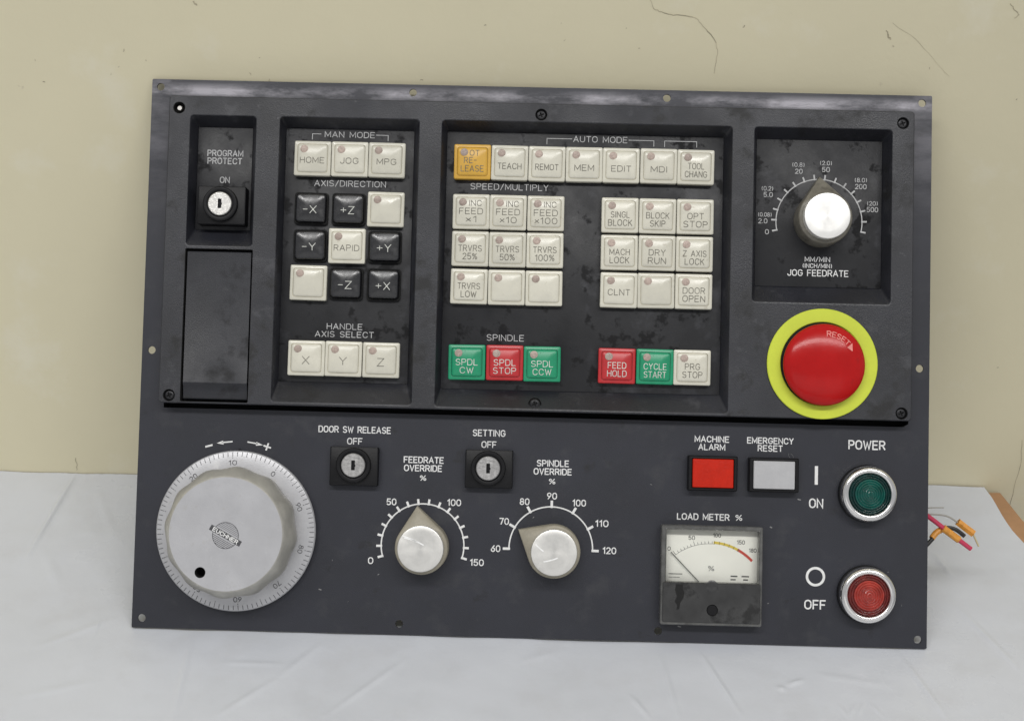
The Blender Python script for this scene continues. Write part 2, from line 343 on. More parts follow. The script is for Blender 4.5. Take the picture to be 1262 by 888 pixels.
def text(mb, s, cx, cy, h, width=None, lw=0.4, w=0.0, mi=0, rotz=0.0, mapf=None, gap=0.27):
    """centre (cx, cy), capital height h; width stretches the line to its real length"""
    tot = sum(GL[c][0] for c in s) + gap * (len(s) - 1)
    sx = (width / tot) if width else h * 0.9
    ca, sa = math.cos(rotz), math.sin(rotz); x = -tot / 2 * sx; k = 0
    for c in s:
        gw, st = GL[c]
        for pl in st:
            pts = [((x + px * sx), (py - .5) * h) for px, py in pl]
            if mapf is None: pts = [(cx + a * ca - b * sa, cy + a * sa + b * ca) for a, b in pts]
            else:
                sub = []
                for (xa, ya), (xb, yb) in zip(pts, pts[1:]):
                    m_ = max(1, int(math.hypot(xb - xa, yb - ya) / .7)); sub += [(xa + (xb - xa) * q / m_, ya + (yb - ya) * q / m_) for q in range(m_)]
                pts = sub + [pts[-1]]
            k += 1
            mb.ribbon(pts, lw, w + 0.012 * (k % 3), mi, mapf)
        x += (gw + gap) * sx
def lettering(parent, lines, w, ink, org, name="lettering", extra=None):
    mb = MB()
    for l in lines: text(mb, *l[:5], lw=l[5], w=w + .08)
    if extra: extra(mb)
    return mb.build(name, ink, parent, org, recalc=False)

# ================================================================== THE SETTING
WY0, WX0, WYAW = 0.17277, -0.09187, math.atan2(0.18567 - 0.17277, 0.54402 + 0.09187)
def wall_y(x): return WY0 + (x - WX0) * math.tan(WYAW)

def wall_material():
    m = mat("beige_painted_plaster", (0.675, 0.624, 0.445), 0.55, var=0.035, vscale=5, bump=0.22, bscale=160, rvar=0.06,
            stain=[((0.54, 0.485, 0.35), 55, 0.705, 0.76, 0.6), ((0.70, 0.66, 0.51), 16, 0.56, 0.72, 0.5)])
    return m
M['wall'] = wall_material()
M['crack'] = mat("crack_dirt", (0.40, 0.355, 0.25), 0.8, var=0.35, vscale=120)
def wall_px(px, py):
    return None
mb = MB()
z0, z1, x0, x1 = -760, 1500, -1500, 2000
def wp(x, z, d=0.0): return (x, wall_y(x / 1000) * 1000 - d, z)
nx, nz = 90, 60
ids = [mb.add([wp(x0 + (x1 - x0) * i / nx, z0 + (z1 - z0) * j / nz) for i in range(nx + 1)]) for j in range(nz + 1)]
for j in range(nz):
    for i in range(nx): mb.face((ids[j][i], ids[j][i + 1], ids[j + 1][i + 1], ids[j + 1][i]))
bk = [mb.add([(x, wall_y(x / 1000) * 1000 + 120, z)])[0] for x, z in ((x0, z0), (x1, z0), (x1, z1), (x0, z1))]
mb.face(bk[::-1]); mb.face([bk[0], bk[1]] + ids[0][::-1]); mb.face([bk[2], bk[3]] + ids[-1])
mb.face([bk[3], bk[0]] + [r[0] for r in ids]); mb.face([bk[1], bk[2]] + [r[-1] for r in ids][::-1])
wall = mb.build("wall", 'wall', None, (240, 180, 0), recalc=False)
wall["kind"] = "structure"; wall["label"] = "beige painted plaster wall with hairline cracks behind the panel"
def crack(pts, lw, label=None):
    mb = MB(); n = len(pts)
    fine = []
    for (xa, za), (xb, zb) in zip(pts, pts[1:]):
        for k in range(4): t = k / 4; fine.append((xa + (xb - xa) * t + random.uniform(-.35, .35), za + (zb - za) * t + random.uniform(-.35, .35)))
    fine.append(pts[-1])
    for i in range(0, len(fine) - 1, 3):
        mb.ribbon(fine[i:i + 4], lw * random.uniform(.5, 1.2), 0, mapf=lambda x, z: wp(x, z, .15))
    mb.build("hairline_crack", 'crack', wall, (pts[0][0], 180, pts[0][1]), recalc=False)
crack([(303.9, 344.0), (307.2, 337.2), (311.8, 334.9), (319.3, 333.5), (328.2, 333.1), (333.2, 331.7), (337.5, 326.9), (341.8, 322.9), (345.7, 318.0), (347.7, 312.0), (347.7, 304.9), (346.8, 297.7)], .42)
crack([(452.7, 330.7), (468.0, 321.0), (480.9, 308.6), (492.5, 298.0)], .22)
crack([(522.1, 343.7), (525.2, 339.8), (528.7, 336.9), (526.1, 334.9)], .6)
crack([(28.5, 336.7), (30.7, 334.7)], .9)
crack([(449.5, 325.7), (451.0, 322.9), (452.7, 320.7)], .7)
crack([(-84.0, 11.9), (-83.6, 6), (-84.3, 1.3)], .5)
crack([(585.8, -28.5), (586.7, -0.5), (587.6, 20.0), (585, 38)], .4)
mb = MB()
for k in range(30):                                                    # chips and specks in the paint
    x = random.uniform(-120, 600); z = random.uniform(8, 345); l = random.uniform(.4, 1.6); a = random.uniform(0, 3.1)
    if k % 3: z = random.uniform(280, 345)
    mb.ribbon([(x, z), (x + l * .5 * math.cos(a), z + l * .5 * math.sin(a)), (x + l * math.cos(a + .5), z + l * math.sin(a + .5))], random.uniform(.25, .6), 0, mapf=lambda x, z: wp(x, z, .15))
ch = mb.build("paint_chips", 'crack', wall, (240, 180, 200), recalc=False); ch["kind"] = "stuff"

TEDGE = [(0.5768, 0.183), (0.578, 0.1767), (0.5825, 0.149), (0.5885, 0.126), (0.596, 0.105), (0.603, 0.080), (0.607, 0.04), (0.609, -0.2), (0.609, -0.75)]
SEDGE = [(0.5646, 0.1832), (0.5663, 0.172), (0.5674, 0.1495), (0.5694, 0.131), (0.573, 0.1167), (0.580, 0.096), (0.588, 0.07), (0.593, 0.03), (0.596, -0.2), (0.596, -0.745)]
M['wood'] = mat("brown_board", (0.36, 0.20, 0.10), 0.5, var=0.2, vscale=30, bump=0.15, bscale=300)
mb = MB()
poly = [(x * 1000, y * 1000) for x, y in TEDGE] + [(-950, -750)] + [(-950, wall_y(-.95) * 1000 - 2)]
mb.loft([[(x, y, -28) for x, y in poly], [(x, y, -5.5) for x, y in poly], [(x - .8 if x > 0 else x, y, -4.2) for x, y in poly]], first=True)
tb = mb.build("tabletop", 'wood', None, (0, -300, -28)); tb["kind"] = "structure"
tb["label"] = "brown board tabletop showing past the corner of the white sheet"

def sheet_material():
    m = mat("white_plastic_sheet", (0.575, 0.595, 0.635), 0.31, var=0.025, vscale=7, bump=0.12, bscale=240, rvar=0.10,
            stain=((0.53, 0.54, 0.565), 22, 0.52, 0.85, 0.40))
    return m
M['sheet'] = sheet_material()
def edge_x(pts, y):
    for (xa, ya), (xb, yb) in zip(pts, pts[1:]):
        if yb <= y <= ya: return xa + (xb - xa) * (ya - y) / (ya - yb)
    return pts[0][0] if y > pts[0][1] else pts[-1][0]
from mathutils import noise as mno
FOLDS = [((-0.0847, 0.1715), (-0.0864, 0.067), .0013, 2.6), ((-0.0800, 0.1700), (-0.0815, 0.10), .0030, -.8), ((0.1264, -0.0722), (0.1686, -0.0202), .0020, .9), ((0.0658, -0.0746), (0.096, -0.0406), .0022, .9),
         ((0.096, -0.0406), (0.1172, -0.0073), .0024, .8), ((0.3194, -0.0124), (0.3256, -0.0675), .0018, 1.2), ((0.343, -0.0076), (0.3612, -0.062), .0014, 1.6),
         ((0.4621, -0.0026), (0.4791, -0.0613), .0018, 1.3), ((0.5095, 0.0426), (0.5325, -0.0189), .0020, 1.2), ((0.5088, 0.0991), (0.5136, 0.0751), .0022, 1.6),
         ((0.0386, -0.0099), (0.0426, -0.0769), .0018, 1.1), ((-0.0783, 0.0782), (-0.0543, 0.0364), .0040, .8), ((0.2993, -0.0469), (0.3097, -0.0668), .0016, 1.1),
         ((0.2354, -0.0203), (0.2595, -0.0081), .0030, .5), ((0.3912, -0.0355), (0.4014, -0.0301), .0014, 1.3), ((0.4184, -0.0489), (0.4217, -0.0609), .0009, .7),
         ((0.4217, -0.0609), (0.4286, -0.0485), .0009, .6), ((0.4319, -0.0484), (0.4282, -0.058), .0009, .7), ((0.4359, -0.0468), (0.4424, -0.0601), .0009, .6),
         ((0.0588, -0.0277), (0.0972, -0.0283), .0020, .6), ((-0.0648, 0.1551), (-0.0374, 0.0967), .0035, .6), ((0.4071, -0.0241), (0.4528, -0.0329), .0030, .5),
         ((-0.0536, -0.0213), (-0.0091, 0.0114), .0030, .7), ((-0.049, -0.0639), (-0.0073, -0.0483), .0030, .6), ((0.385, -0.0376), (0.39, -0.0390), .0018, 1.2)]
def sheet_h(x, y):
    h = 0.0015 * mno.noise(Vector((x * 9, y * 11, 2.0))) + 0.0009 * mno.noise(Vector((x * 28, y * 22, 5.0))) + 0.00025 * mno.noise(Vector((x * 70, y * 70, 9.0)))
    h += 0.0011 * (0.5 - abs(mno.noise(Vector((x * 13 + y * 5, y * 9 - x * 4, 7.0)))) * 2) * 0.6
    for i_, ((ax, ay), (bx_, by), wd, am) in enumerate(FOLDS):
        dx, dy = bx_ - ax, by - ay; t = max(0, min(1, ((x - ax) * dx + (y - ay) * dy) / (dx * dx + dy * dy)))
        d = math.hypot(x - ax - dx * t, y - ay - dy * t)
        if d < wd * 4: h += am * 0.00072 * math.exp(-(d / wd) ** 2) * math.sin(math.pi * min(1, max(0.02, t * .9 + .05)))
    h = 0.0030 * math.tanh(h / 0.0030) - 0.0006
    k = max(0.0, 1 - abs(y + 0.0005) / 0.012) if -0.02 < x < 0.50 else 0.0     # pressed flat under the edge of the panel
    return h * (1 - k) - 0.0003 * k if h > -0.0003 or k == 0 else h
mb = MB()
ys = [0.1845 - 0.30 * j / 260 for j in range(260)] + [-0.1155 - 0.63 * (j / 24) for j in range(25)]
rows = []
NF = 720
for y in ys:
    ex = edge_x(SEDGE, y); row = []
    for x in [-0.92 + 0.76 * i / 20 for i in range(20)] + [-0.16 + (ex + 0.16) * i / NF for i in range(NF + 1)]:
        yy = min(y, wall_y(x) - 0.0006)
        row.append((x * 1000, yy * 1000, sheet_h(x, yy) * 1000))
    rows.append(mb.add(row))
for a, b in zip(rows, rows[1:]):
    for i in range(NF + 20): mb.face((a[i], b[i], b[i + 1], a[i + 1]))
sh = mb.build("table_cover", 'sheet', None, (0, 0, 0), recalc=False, angle=80)
sh["label"] = "creased white plastic sheet covering the table under the panel"; sh["category"] = "table cover"

# ================================================================== THE CONTROL PANEL
PANEL = bpy.data.objects.new("control_panel", None); COL.objects.link(PANEL)
PANEL.empty_display_size = 0.05
PANEL.location = (0, 0, 0.0016 * math.sin(LEAN)); PANEL.rotation_euler = (math.pi / 2 - LEAN, 0, 0)
PANEL["label"] = "dark grey machine control panel with keys, dials and handwheel leaning on the wall"
PANEL["category"] = "control panel"; ABS[PANEL] = Vector((0, 0, 0))
PW, PH = 480.0, 335.8
BZ = 11.0                                                             # front of the moulding above the plate

# plate with ten mounting holes and the dark slot below the moulding
HOLES = [(5.3, 331), (161.3, 330.8), (317.6, 330.9), (474, 331.2), (5.9, 168.3), (474.1, 168.4), (6.0, 5.8), (162.2, 6.4), (318.5, 6.3), (474.6, 5.3)]
mb = MB(); hl = [circ(x, y, 2.35, 0, 20) for x, y in HOLES]
slot = [(14.5, 133.4, 0), (464.5, 132.7, 0), (467.6, 134.6, 0), (467.6, 136.4, 0), (14.5, 136.4, 0)]
outer = rect(0, PW, 0, PH, 0.8)
mb.holes(xy(outer), [xy(h) for h in hl] + [xy(slot)], 0.0)
for h in hl: mb.loft([h, [(x, y, -1.6) for x, y, _ in h]], last=False)
mb.loft([slot, [(x, y, -1.6) for x, y, _ in slot]], 1, last=False)
mb.loft([[(x, y, -1.6) for x, y, _ in slot], [(x, y, -14) for x, y, _ in slot]], 1)
mb.loft([outer, [(x, y, -1.6) for x, y, _ in outer]], last=False)
mb.holes(xy(outer), [xy(h) for h in hl] + [xy(slot)], -1.6)
plate = mb.build("base_plate", ['plate', 'black_matte'], PANEL, recalc=False)

mb = MB()
for k in range(16):
    x, y = random.uniform(8, 472), random.uniform(8, 128); l = random.uniform(.3, 1.3) * (3 if k % 9 == 0 else 1); a = random.uniform(0, 6.28)
    mb.ribbon([(x, y), (x + l * .5 * math.cos(a), y + l * .5 * math.sin(a)), (x + l * math.cos(a + .4), y + l * math.sin(a + .4))], random.uniform(.15, .45) if k % 9 else .16, .04)
for x, y, l in ((401.5, 87.6, 1.6), (335, 76, .9), (385, 70.5, 1.0), (113, 26, 1.3), (330.5, 9.6, 1.6)): mb.ribbon([(x, y), (x + l * .6, y - .3), (x + l, y - .4)], .7, .05)
pc = mb.build("paint_chips", 'ink_dust', plate, (240, 70, 0), recalc=False); pc["kind"] = "stuff"

# the raised moulding with its four recesses and the flap opening
REC = {'protect': ((26.5, 67.8, 231, 312), (30.0, 63.6, 243.0, 306.2)), 'man': ((81.3, 167.2, 137.6, 312.2), (84.2, 163.0, 151.2, 306.7)),
       'auto': ((180.0, 357.2, 137.2, 312.3), (183.4, 352.7, 149.2, 307.0)), 'jog': ((369.6, 453.8, 205, 312.4), (373.0, 449.6, 216.4, 306.6))}
FLAP = (26.9, 68.0, 137.2, 230.0)
SCR = [(20.0, 315.8), (240.6, 316.4), (459.6, 316.1), (20.2, 140.8), (460.6, 140.7)]
mb = MB()
bo = rect(13.8, 466.6, 136.2, 323.4, 2.0)
hs = [rect(*REC[k][0], 2.6) for k in REC] + [rect(*FLAP, .8)] + [circ(x, y, 3.7, 0, 28) for x, y in SCR]
def shrink(loop, d):
    cx = sum(p[0] for p in loop) / len(loop); cy = sum(p[1] for p in loop) / len(loop)
    return [(p[0] + math.copysign(d, p[0] - cx) * (abs(p[0] - cx) > 1e-6), p[1] + math.copysign(d, p[1] - cy) * (abs(p[1] - cy) > 1e-6)) for p in loop]
mb.holes(xy(rect(14.4, 466.0, 136.8, 322.8, 1.6)), [xy(h) for h in hs], BZ)
def at(l, w): return [(p[0], p[1], w) for p in l]
mb.loft([at(rect(14.4, 466.0, 136.8, 322.8, 1.6), BZ), at(rect(14.0, 466.4, 136.4, 323.2, 1.9), BZ - .25), at(bo, BZ - .9), at(bo, .05)], last=False)
for k in REC:
    o4, i4 = REC[k]
    mb.loft([rect(*o4, 2.6, BZ), rect(o4[0] + .35, o4[1] - .35, o4[2] + .5, o4[3] - .35, 2.3, BZ - .07), rect(o4[0] + .55, o4[1] - .55, o4[2] + .95, o4[3] - .55, 2.2, BZ - .28), rect(o4[0] + .7, o4[1] - .7, o4[2] + 1.3, o4[3] - .7, 2.1, BZ - .62),
             rect(i4[0] - .1, i4[1] + .1, i4[2] - .1, i4[3] + .1, 1.4, .5)], last=True)
mb.loft([rect(*FLAP, .8, BZ), rect(FLAP[0] + .2, FLAP[1] - .2, FLAP[2] + .2, FLAP[3] - .2, .7, BZ - .3), rect(FLAP[0] + .2, FLAP[1] - .2, FLAP[2] + .2, FLAP[3] - .2, .7, 1.5)], 1)
for x, y in SCR:
    mb.loft([circ(x, y, 3.7, BZ, 28), circ(x, y, 3.4, BZ - .4, 28), circ(x, y, 3.4, BZ - 5, 28)], 1)
bezel = mb.build("moulded_frame", ['bezel', 'black_matte'], PANEL, recalc=False)

def screw_mesh(r, h):
    mb = MB(); mb.lathe(0, 0, [(r, -h), (r, -.5), (r * .86, -.1), (r * .7, .15), (r * .62, .2)], 28, first=True, last=False)
    cr = []                                                           # cross-shaped drive recess
    for q in range(4):
        a = math.pi / 2 * q
        for u, v in ((.17, .17), (.55, .13), (.55, -.13)): cr.append((u, v, a))
    P = []
    for q in range(4):
        a = math.pi / 2 * q + .4
        for u, v in ((.5, -.12), (.5, .12), (.13, .13)):
            P.append((r * (u * math.cos(a) - v * math.sin(a)), r * (u * math.sin(a) + v * math.cos(a)), .2))
    mb.holes(xy(circ(0, 0, r * .62, 0, 28)), [xy(P)], .2)
    mb.loft([P, [(x * .75, y * .75, -.9) for x, y, _ in P]], 1)
    return mb
first = None
for i, (x, y) in enumerate(SCR):
    if i == 0:
        mb = MB(); mb.lathe(x, y, [(1.7, BZ - 5), (1.7, BZ - 1.6), (1.3, BZ - 1.2)], 20)   # the top left one has lost its cap: a bare stud
        mb.build("screw_stud", 'steel', PANEL, (x, y, BZ - 5), label="bare steel stud in the top left screw hole")
    elif first is None:
        first = screw_mesh(3.2, 3.4).build("screw", ['screw', 'black_matte'], PANEL, (0, 0, 0), recalc=False); place(first, PANEL, (x, y, BZ - 1.3))
    else: copy_part(first, PANEL, (x, y, BZ - 1.3))
bs = copy_part(first, PANEL, (240.9, 140.9, 9.6))
mb = MB(); mb.lathe(240.9, 140.9, [(4.0, 1.0), (3.9, 8.4), (3.6, 8.8), (3.35, 8.6), (3.3, 6.5)], 28, last=False)
mb.build("screw_socket", 'black', PANEL, (240.9, 140.9, 1))

def sheet_part(name, key, lab=None):
    i4 = REC[key][1]; mb = MB(); mb.box(*i4, .45, 1.0, .12)
    return mb.build(name, 'sheet_overlay', PANEL, ((i4[0] + i4[1]) / 2, (i4[2] + i4[3]) / 2, .45), label=lab)
ov_p = sheet_part("legend_plate", 'protect', "dark legend plate reading PROGRAM PROTECT ON")
ov_m = sheet_part("legend_plate", 'man', "dark legend plate reading MAN MODE above three rows of keys")
ov_a = sheet_part("legend_plate", 'auto', "wide dark legend plate reading AUTO MODE and SPINDLE")
ov_j = sheet_part("legend_plate", 'jog', "dark legend plate reading JOG FEEDRATE")

LT = .42
lettering(ov_p, [("PROGRAM", 47.0, 290.3, 3.4, 21.6, .55), ("PROTECT", 46.8, 285.5, 3.4, 20.8, .55), ("ON", 47.2, 273.8, 3.4, 5.6, .55)], 1.0, 'ink_grey', (47, 285, 1))
def mm_br(mb):
    mb.ribbon([(100.3, 300.2), (100.3, 303.6), (105.6, 303.6)], .38, 1.08); mb.ribbon([(139.5, 303.6), (146.9, 303.6), (146.9, 300.2)], .38, 1.08)
lettering(ov_m, [("MAN MODE", 123.3, 303.5, 3.3, 30.5, LT)], 1.0, 'ink_grey', (123, 303, 1), extra=mm_br)
lettering(ov_m, [("AXIS/DIRECTION", 124.4, 273.2, 3.4, 43.6, LT)], 1.0, 'ink_grey', (124, 273, 1))
lettering(ov_m, [("HANDLE", 123.7, 185.4, 3.3, 21.4, LT), ("AXIS SELECT", 123.7, 180.6, 3.3, 35.6, LT)], 1.0, 'ink_grey', (124, 183, 1))
def am_br(mb):
    mb.ribbon([(244.5, 300.5), (244.5, 304.0), (259.8, 304.0)], .38, 1.08); mb.ribbon([(294.6, 304), (310, 304), (310, 300.5)], .38, 1.08)
    mb.ribbon([(316.6, 300.5), (316.6, 304), (336.2, 304), (336.2, 300.5)], .38, 1.08)
lettering(ov_a, [("AUTO MODE", 277.2, 304.0, 3.4, 32.8, LT)], 1.0, 'ink_grey', (277, 304, 1), extra=am_br)
lettering(ov_a, [("SPEED/MULTIPLY", 222.2, 273.4, 3.5, 47.4, LT)], 1.0, 'ink_grey', (222, 273, 1))
lettering(ov_a, [("SPINDLE", 222.0, 180.9, 3.5, 22.4, LT)], 1.0, 'ink_grey', (222, 181, 1))

# ---------------------------------------------------------------- keys
CREAM = [(0, 0), (0, 3.7), (.25, 4.05), (.6, 4.2), (1.7, 4.4), (1.9, 4.3), (2.1, 4.5), (2.4, 4.85), (2.8, 5.1)]
CREAM += [(2.8 + t * 7.4, 5.1 + 1.0 * (1 - (1 - t) ** 2)) for t in (.12, .25, .4, .55, .7, .85, 1.0)]
BLACKC = [(1.0, 1.2), (1.05, 4.0), (1.25, 4.6), (1.65, 5.05)]
BLACKC += [(1.65 + t * 6.9, 5.05 + 1.15 * (1 - (1 - t) ** 2)) for t in (.1, .2, .32, .45, .58, .72, .86, 1.0)]
def crad(i): return 1.0 if i < 1.7 else max(.3, min(1.7, (10.6 - i) * .32))
def cream_key():
    mb = MB(); L_ = [rr(0, 0, 11.2 - i, 10.65 - i, crad(i), z, 6) for i, z in CREAM]
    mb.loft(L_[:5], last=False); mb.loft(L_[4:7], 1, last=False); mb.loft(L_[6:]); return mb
def black_key():
    mb = MB()
    mb.loft([rr(0, 0, 10.3, 9.8, 1.9, 0), rr(0, 0, 10.3, 9.8, 1.9, 1.6), rr(0, 0, 10.0, 9.5, 1.8, 1.9), rr(0, 0, 9.5, 9.0, 1.6, 1.8), rr(0, 0, 9.3, 8.8, 1.6, 1.2)], 1)
    mb.loft([rr(0, 0, 10.2 - i, 9.7 - i, max(.3, min(2.0, (10 - i) * .36)), z, 6) for i, z in BLACKC]); return mb
def top_of(prof, hx, hy, x, y):                                       # height of the cap above the sheet
    q = max(0.0, min(hx - abs(x), hy - abs(y)))
    for (i0, z0_), (i1, z1_) in zip(prof, prof[1:]):
        if i0 <= q <= i1: return z0_ + (z1_ - z0_) * (q - i0) / max(1e-6, i1 - i0)
    return prof[-1][1]
COLX = {'m0': 101.4, 'm1': 124.2, 'm2': 147.0, 'a0': 199.2, 'a1': 221.95, 'a2': 244.7, 'a3': 267.4, 'a4': 290.1, 'a5': 312.85, 'a6': 335.6}
ROWY = [287.7, 257.2, 234.4, 211.4, 165.4]
def T1(s, w=None, v=-1.4, h=3.4): return [(s, 0, v, h, w)]
def T2(a, wa, b, wb, v=0.0): return [(a, 0, v, 3.5, wa), (b, 0, v - 4.9, 3.5, wb)]
def T3(a, b, wb): return [("INC", 2.6, 5.0, 3.4, 7.2), (a, 0, 0, 3.5, 14.2), (b, 0.2, -4.9, 3.4, wb)]
KEYS = [
 ('m0', 0, 'cream', T1("HOME", 14.6), "HOME"), ('m1', 0, 'cream', T1("JOG", 10.8), "JOG"), ('m2', 0, 'cream', T1("MPG", 11.6), "MPG"),
 ('m0', 1, 'black', [("-X", -.3, -1.2, 4.4, 8)], "-X"), ('m1', 1, 'black', [("+Z", -.2, -1.2, 4.4, 8)], "+Z"), ('m2', 1, 'cream', [], "blank, right of the +Z key"),
 ('m0', 2, 'black', [("-Y", -.3, -1.2, 4.4, 8)], "-Y"), ('m1', 2, 'cream', T1("RAPID", 15.2), "RAPID"), ('m2', 2, 'black', [("+Y", -.2, -1.2, 4.4, 8.4)], "+Y"),
 ('m0', 3, 'cream', [], "blank, left of the -Z key"), ('m1', 3, 'black', [("-Z", -.3, -1.2, 4.4, 8)], "-Z"), ('m2', 3, 'black', [("+X", -.2, -1.2, 4.4, 8.4)], "+X"),
 ('m0', 4, 'cream', T1("X", 4.2, -1.4, 4.6), "X"), ('m1', 4, 'cream', T1("Y", 4.4, -1.4, 4.6), "Y"), ('m2', 4, 'cream', T1("Z", 4.0, -1.4, 4.6), "Z"),
 ('a0', 0, 'yellow', [("OT", 1.3, 5.2, 3.3, 5.6), ("RE-", -1.2, .6, 3.3, 7.4), ("LEASE", 0, -4.4, 3.5, 13.6)], "OT RELEASE"),
 ('a1', 0, 'cream', T1("TEACH", 14.2, -2.4), "TEACH"), ('a2', 0, 'cream', T1("REMOT", 13.8, -2.4), "REMOT"), ('a3', 0, 'cream', T1("MEM", 11.6, -2.4), "MEM"),
 ('a4', 0, 'cream', T1("EDIT", 11.8, -2.4), "EDIT"), ('a5', 0, 'cream', T1("MDI", 9.6, -2.4), "MDI"), ('a6', 0, 'cream', T2("TOOL", 9.6, "CHANG", 13.2, .1), "TOOL CHANG"),
 ('a0', 1, 'cream', T3("FEED", "x1", 6.2), "INC FEED x1"), ('a1', 1, 'cream', T3("FEED", "x10", 9.8), "INC FEED x10"), ('a2', 1, 'cream', T3("FEED", "x100", 13.4), "INC FEED x100"),
 ('a0', 2, 'cream', T2("TRVRS", 14, "25%", 8.6), "TRVRS 25%"), ('a1', 2, 'cream', T2("TRVRS", 14, "50%", 8.8), "TRVRS 50%"), ('a2', 2, 'cream', T2("TRVRS", 14, "100%", 11.4), "TRVRS 100%"),
 ('a0', 3, 'cream', T2("TRVRS", 13.4, "LOW", 9.2), "TRVRS LOW"), ('a1', 3, 'cream', [], "blank, right of the TRVRS LOW key"), ('a2', 3, 'cream', [], "blank, under the TRVRS 100% key"),
 ('a4', 1, 'cream', T2("SINGL", 11.2, "BLOCK", 14.4), "SINGL BLOCK"), ('a5', 1, 'cream', T2("BLOCK", 13.8, "SKIP", 9), "BLOCK SKIP"), ('a6', 1, 'cream', T2("OPT", 9.6, "STOP", 14.4), "OPT STOP"),
 ('a4', 2, 'cream', T2("MACH", 12.0, "LOCK", 11.6), "MACH LOCK"), ('a5', 2, 'cream', T2("DRY", 9.8, "RUN", 10.6), "DRY RUN"), ('a6', 2, 'cream', T2("Z AXIS", 14, "LOCK", 11.6), "Z AXIS LOCK"),
 ('a4', 3, 'cream', T1("CLNT", 13.2, -1.5, 3.5), "CLNT"), ('a5', 3, 'cream', [], "blank, left of the DOOR OPEN key"), ('a6', 3, 'cream', T2("DOOR", 13.2, "OPEN", 13.4, .3), "DOOR OPEN"),
 ('a0', 4, 'green', T2("SPDL", 13, "CW", 8), "SPDL CW"), ('a1', 4, 'red', T2("SPDL", 13, "STOP", 13.6), "SPDL STOP"), ('a2', 4, 'green', T2("SPDL", 13, "CCW", 11), "SPDL CCW"),
 ('a4', 4, 'red', T2("FEED", 10.8, "HOLD", 11.4, .2), "FEED HOLD"), ('a5', 4, 'green', T2("CYCLE", 13.6, "START", 13.2), "CYCLE START"), ('a6', 4, 'cream', T2("PRG", 8.8, "STOP", 11.8, .5), "PRG STOP"),
]
proto, lensproto = {}, None
for cx_, ry, kind, lines, lab in KEYS:
    c, r = COLX[cx_], ROWY[ry]; word = {'cream': 'cream', 'black': 'glossy black', 'yellow': 'yellow', 'green': 'green', 'red': 'red'}[kind]
    label = f"{word} key, {lab}" if lab.startswith("blank") else f"{word} key reading {lab}"
    if kind not in proto:
        mbk = black_key() if kind == 'black' else cream_key()
        k = mbk.build("key", ['keyblack', 'black_matte'] if kind == 'black' else [kind, kind + '_grime'], PANEL, (0, 0, 0), angle=30, label=label); place(k, PANEL, (c, r, 1.0)); proto[kind] = k  # the _grime materials hold groove grime and painted recess shade together
    else: k = copy_part(proto[kind], PANEL, (c, r, 1.0), label)
    k.rotation_euler = (random.uniform(-.012, .012), random.uniform(-.012, .012), random.uniform(-.009, .009))
    k.location = k.location + Vector((random.uniform(-.12, .12), random.uniform(-.12, .12), random.uniform(-.15, 0.1))) * MMS
    if kind != 'black':
        lo = (c - 5.0, r + 5.5, 1.0 + 5.78)
        if lensproto is None:
            mb = MB(); mb.lathe(0, 0, [(2.35, -1.2), (2.35, .08), (2.15, .2), (1.2, .28), (.3, .3)], 20); lensproto = mb.build("indicator_lens", 'lens', k, (0, 0, 0)); place(lensproto, k, lo)
        else: copy_part(lensproto, k, lo)
    if lines:
        mb = MB(); top = (lambda x, y: (x + c, y + r, 1.0 + top_of(CREAM, 11.2, 10.65, x, y) + .12)) if kind != 'black' else (lambda x, y: (x + c, y + r, 1.0 + top_of(BLACKC, 10.2, 9.7, x, y) + .12))
        for s, lx, ly, h, wd in lines:
            text(mb, s, 0, 0, h, wd, lw=.38 if kind in ('cream', 'yellow') else .42, mapf=(lambda x, y, lx=lx, ly=ly: top(x + lx, y + ly)))
        mb.build("lettering", 'ink_dark' if kind in ('cream', 'yellow') else 'ink_key_white', k, (c, r, 7.0), recalc=False)

# ---------------------------------------------------------------- flap door
x0f, x1f, y0f, y1f = FLAP[0] + 1.5, FLAP[1] - 1.0, FLAP[2] + 1.7, FLAP[3] - 1.7
prof = [(y1f, 4.0), (y1f, 10.3), (y1f - .5, 10.8), (y0f + 11.2, 10.7), (y0f + 9.9, 11.25), (y0f + 9.2, 11.0), (y0f + 7.6, 9.9), (y0f + 4.2, 9.1), (y0f + 1.3, 8.9), (y0f + .5, 9.5), (y0f, 9.0), (y0f, 4.0)]
mb = MB(); loops = []
for x in (x0f, x1f): loops.append([(x, y, w) for y, w in prof])
a = mb.add(loops[0]); b = mb.add(loops[1])
for i in range(len(prof) - 1): mb.face((a[i], a[i + 1], b[i + 1], b[i]))
mb.face(a); mb.face(b[::-1]); mb.build("flap_door", 'flap', PANEL, ((x0f + x1f) / 2, y1f, 4), angle=25)

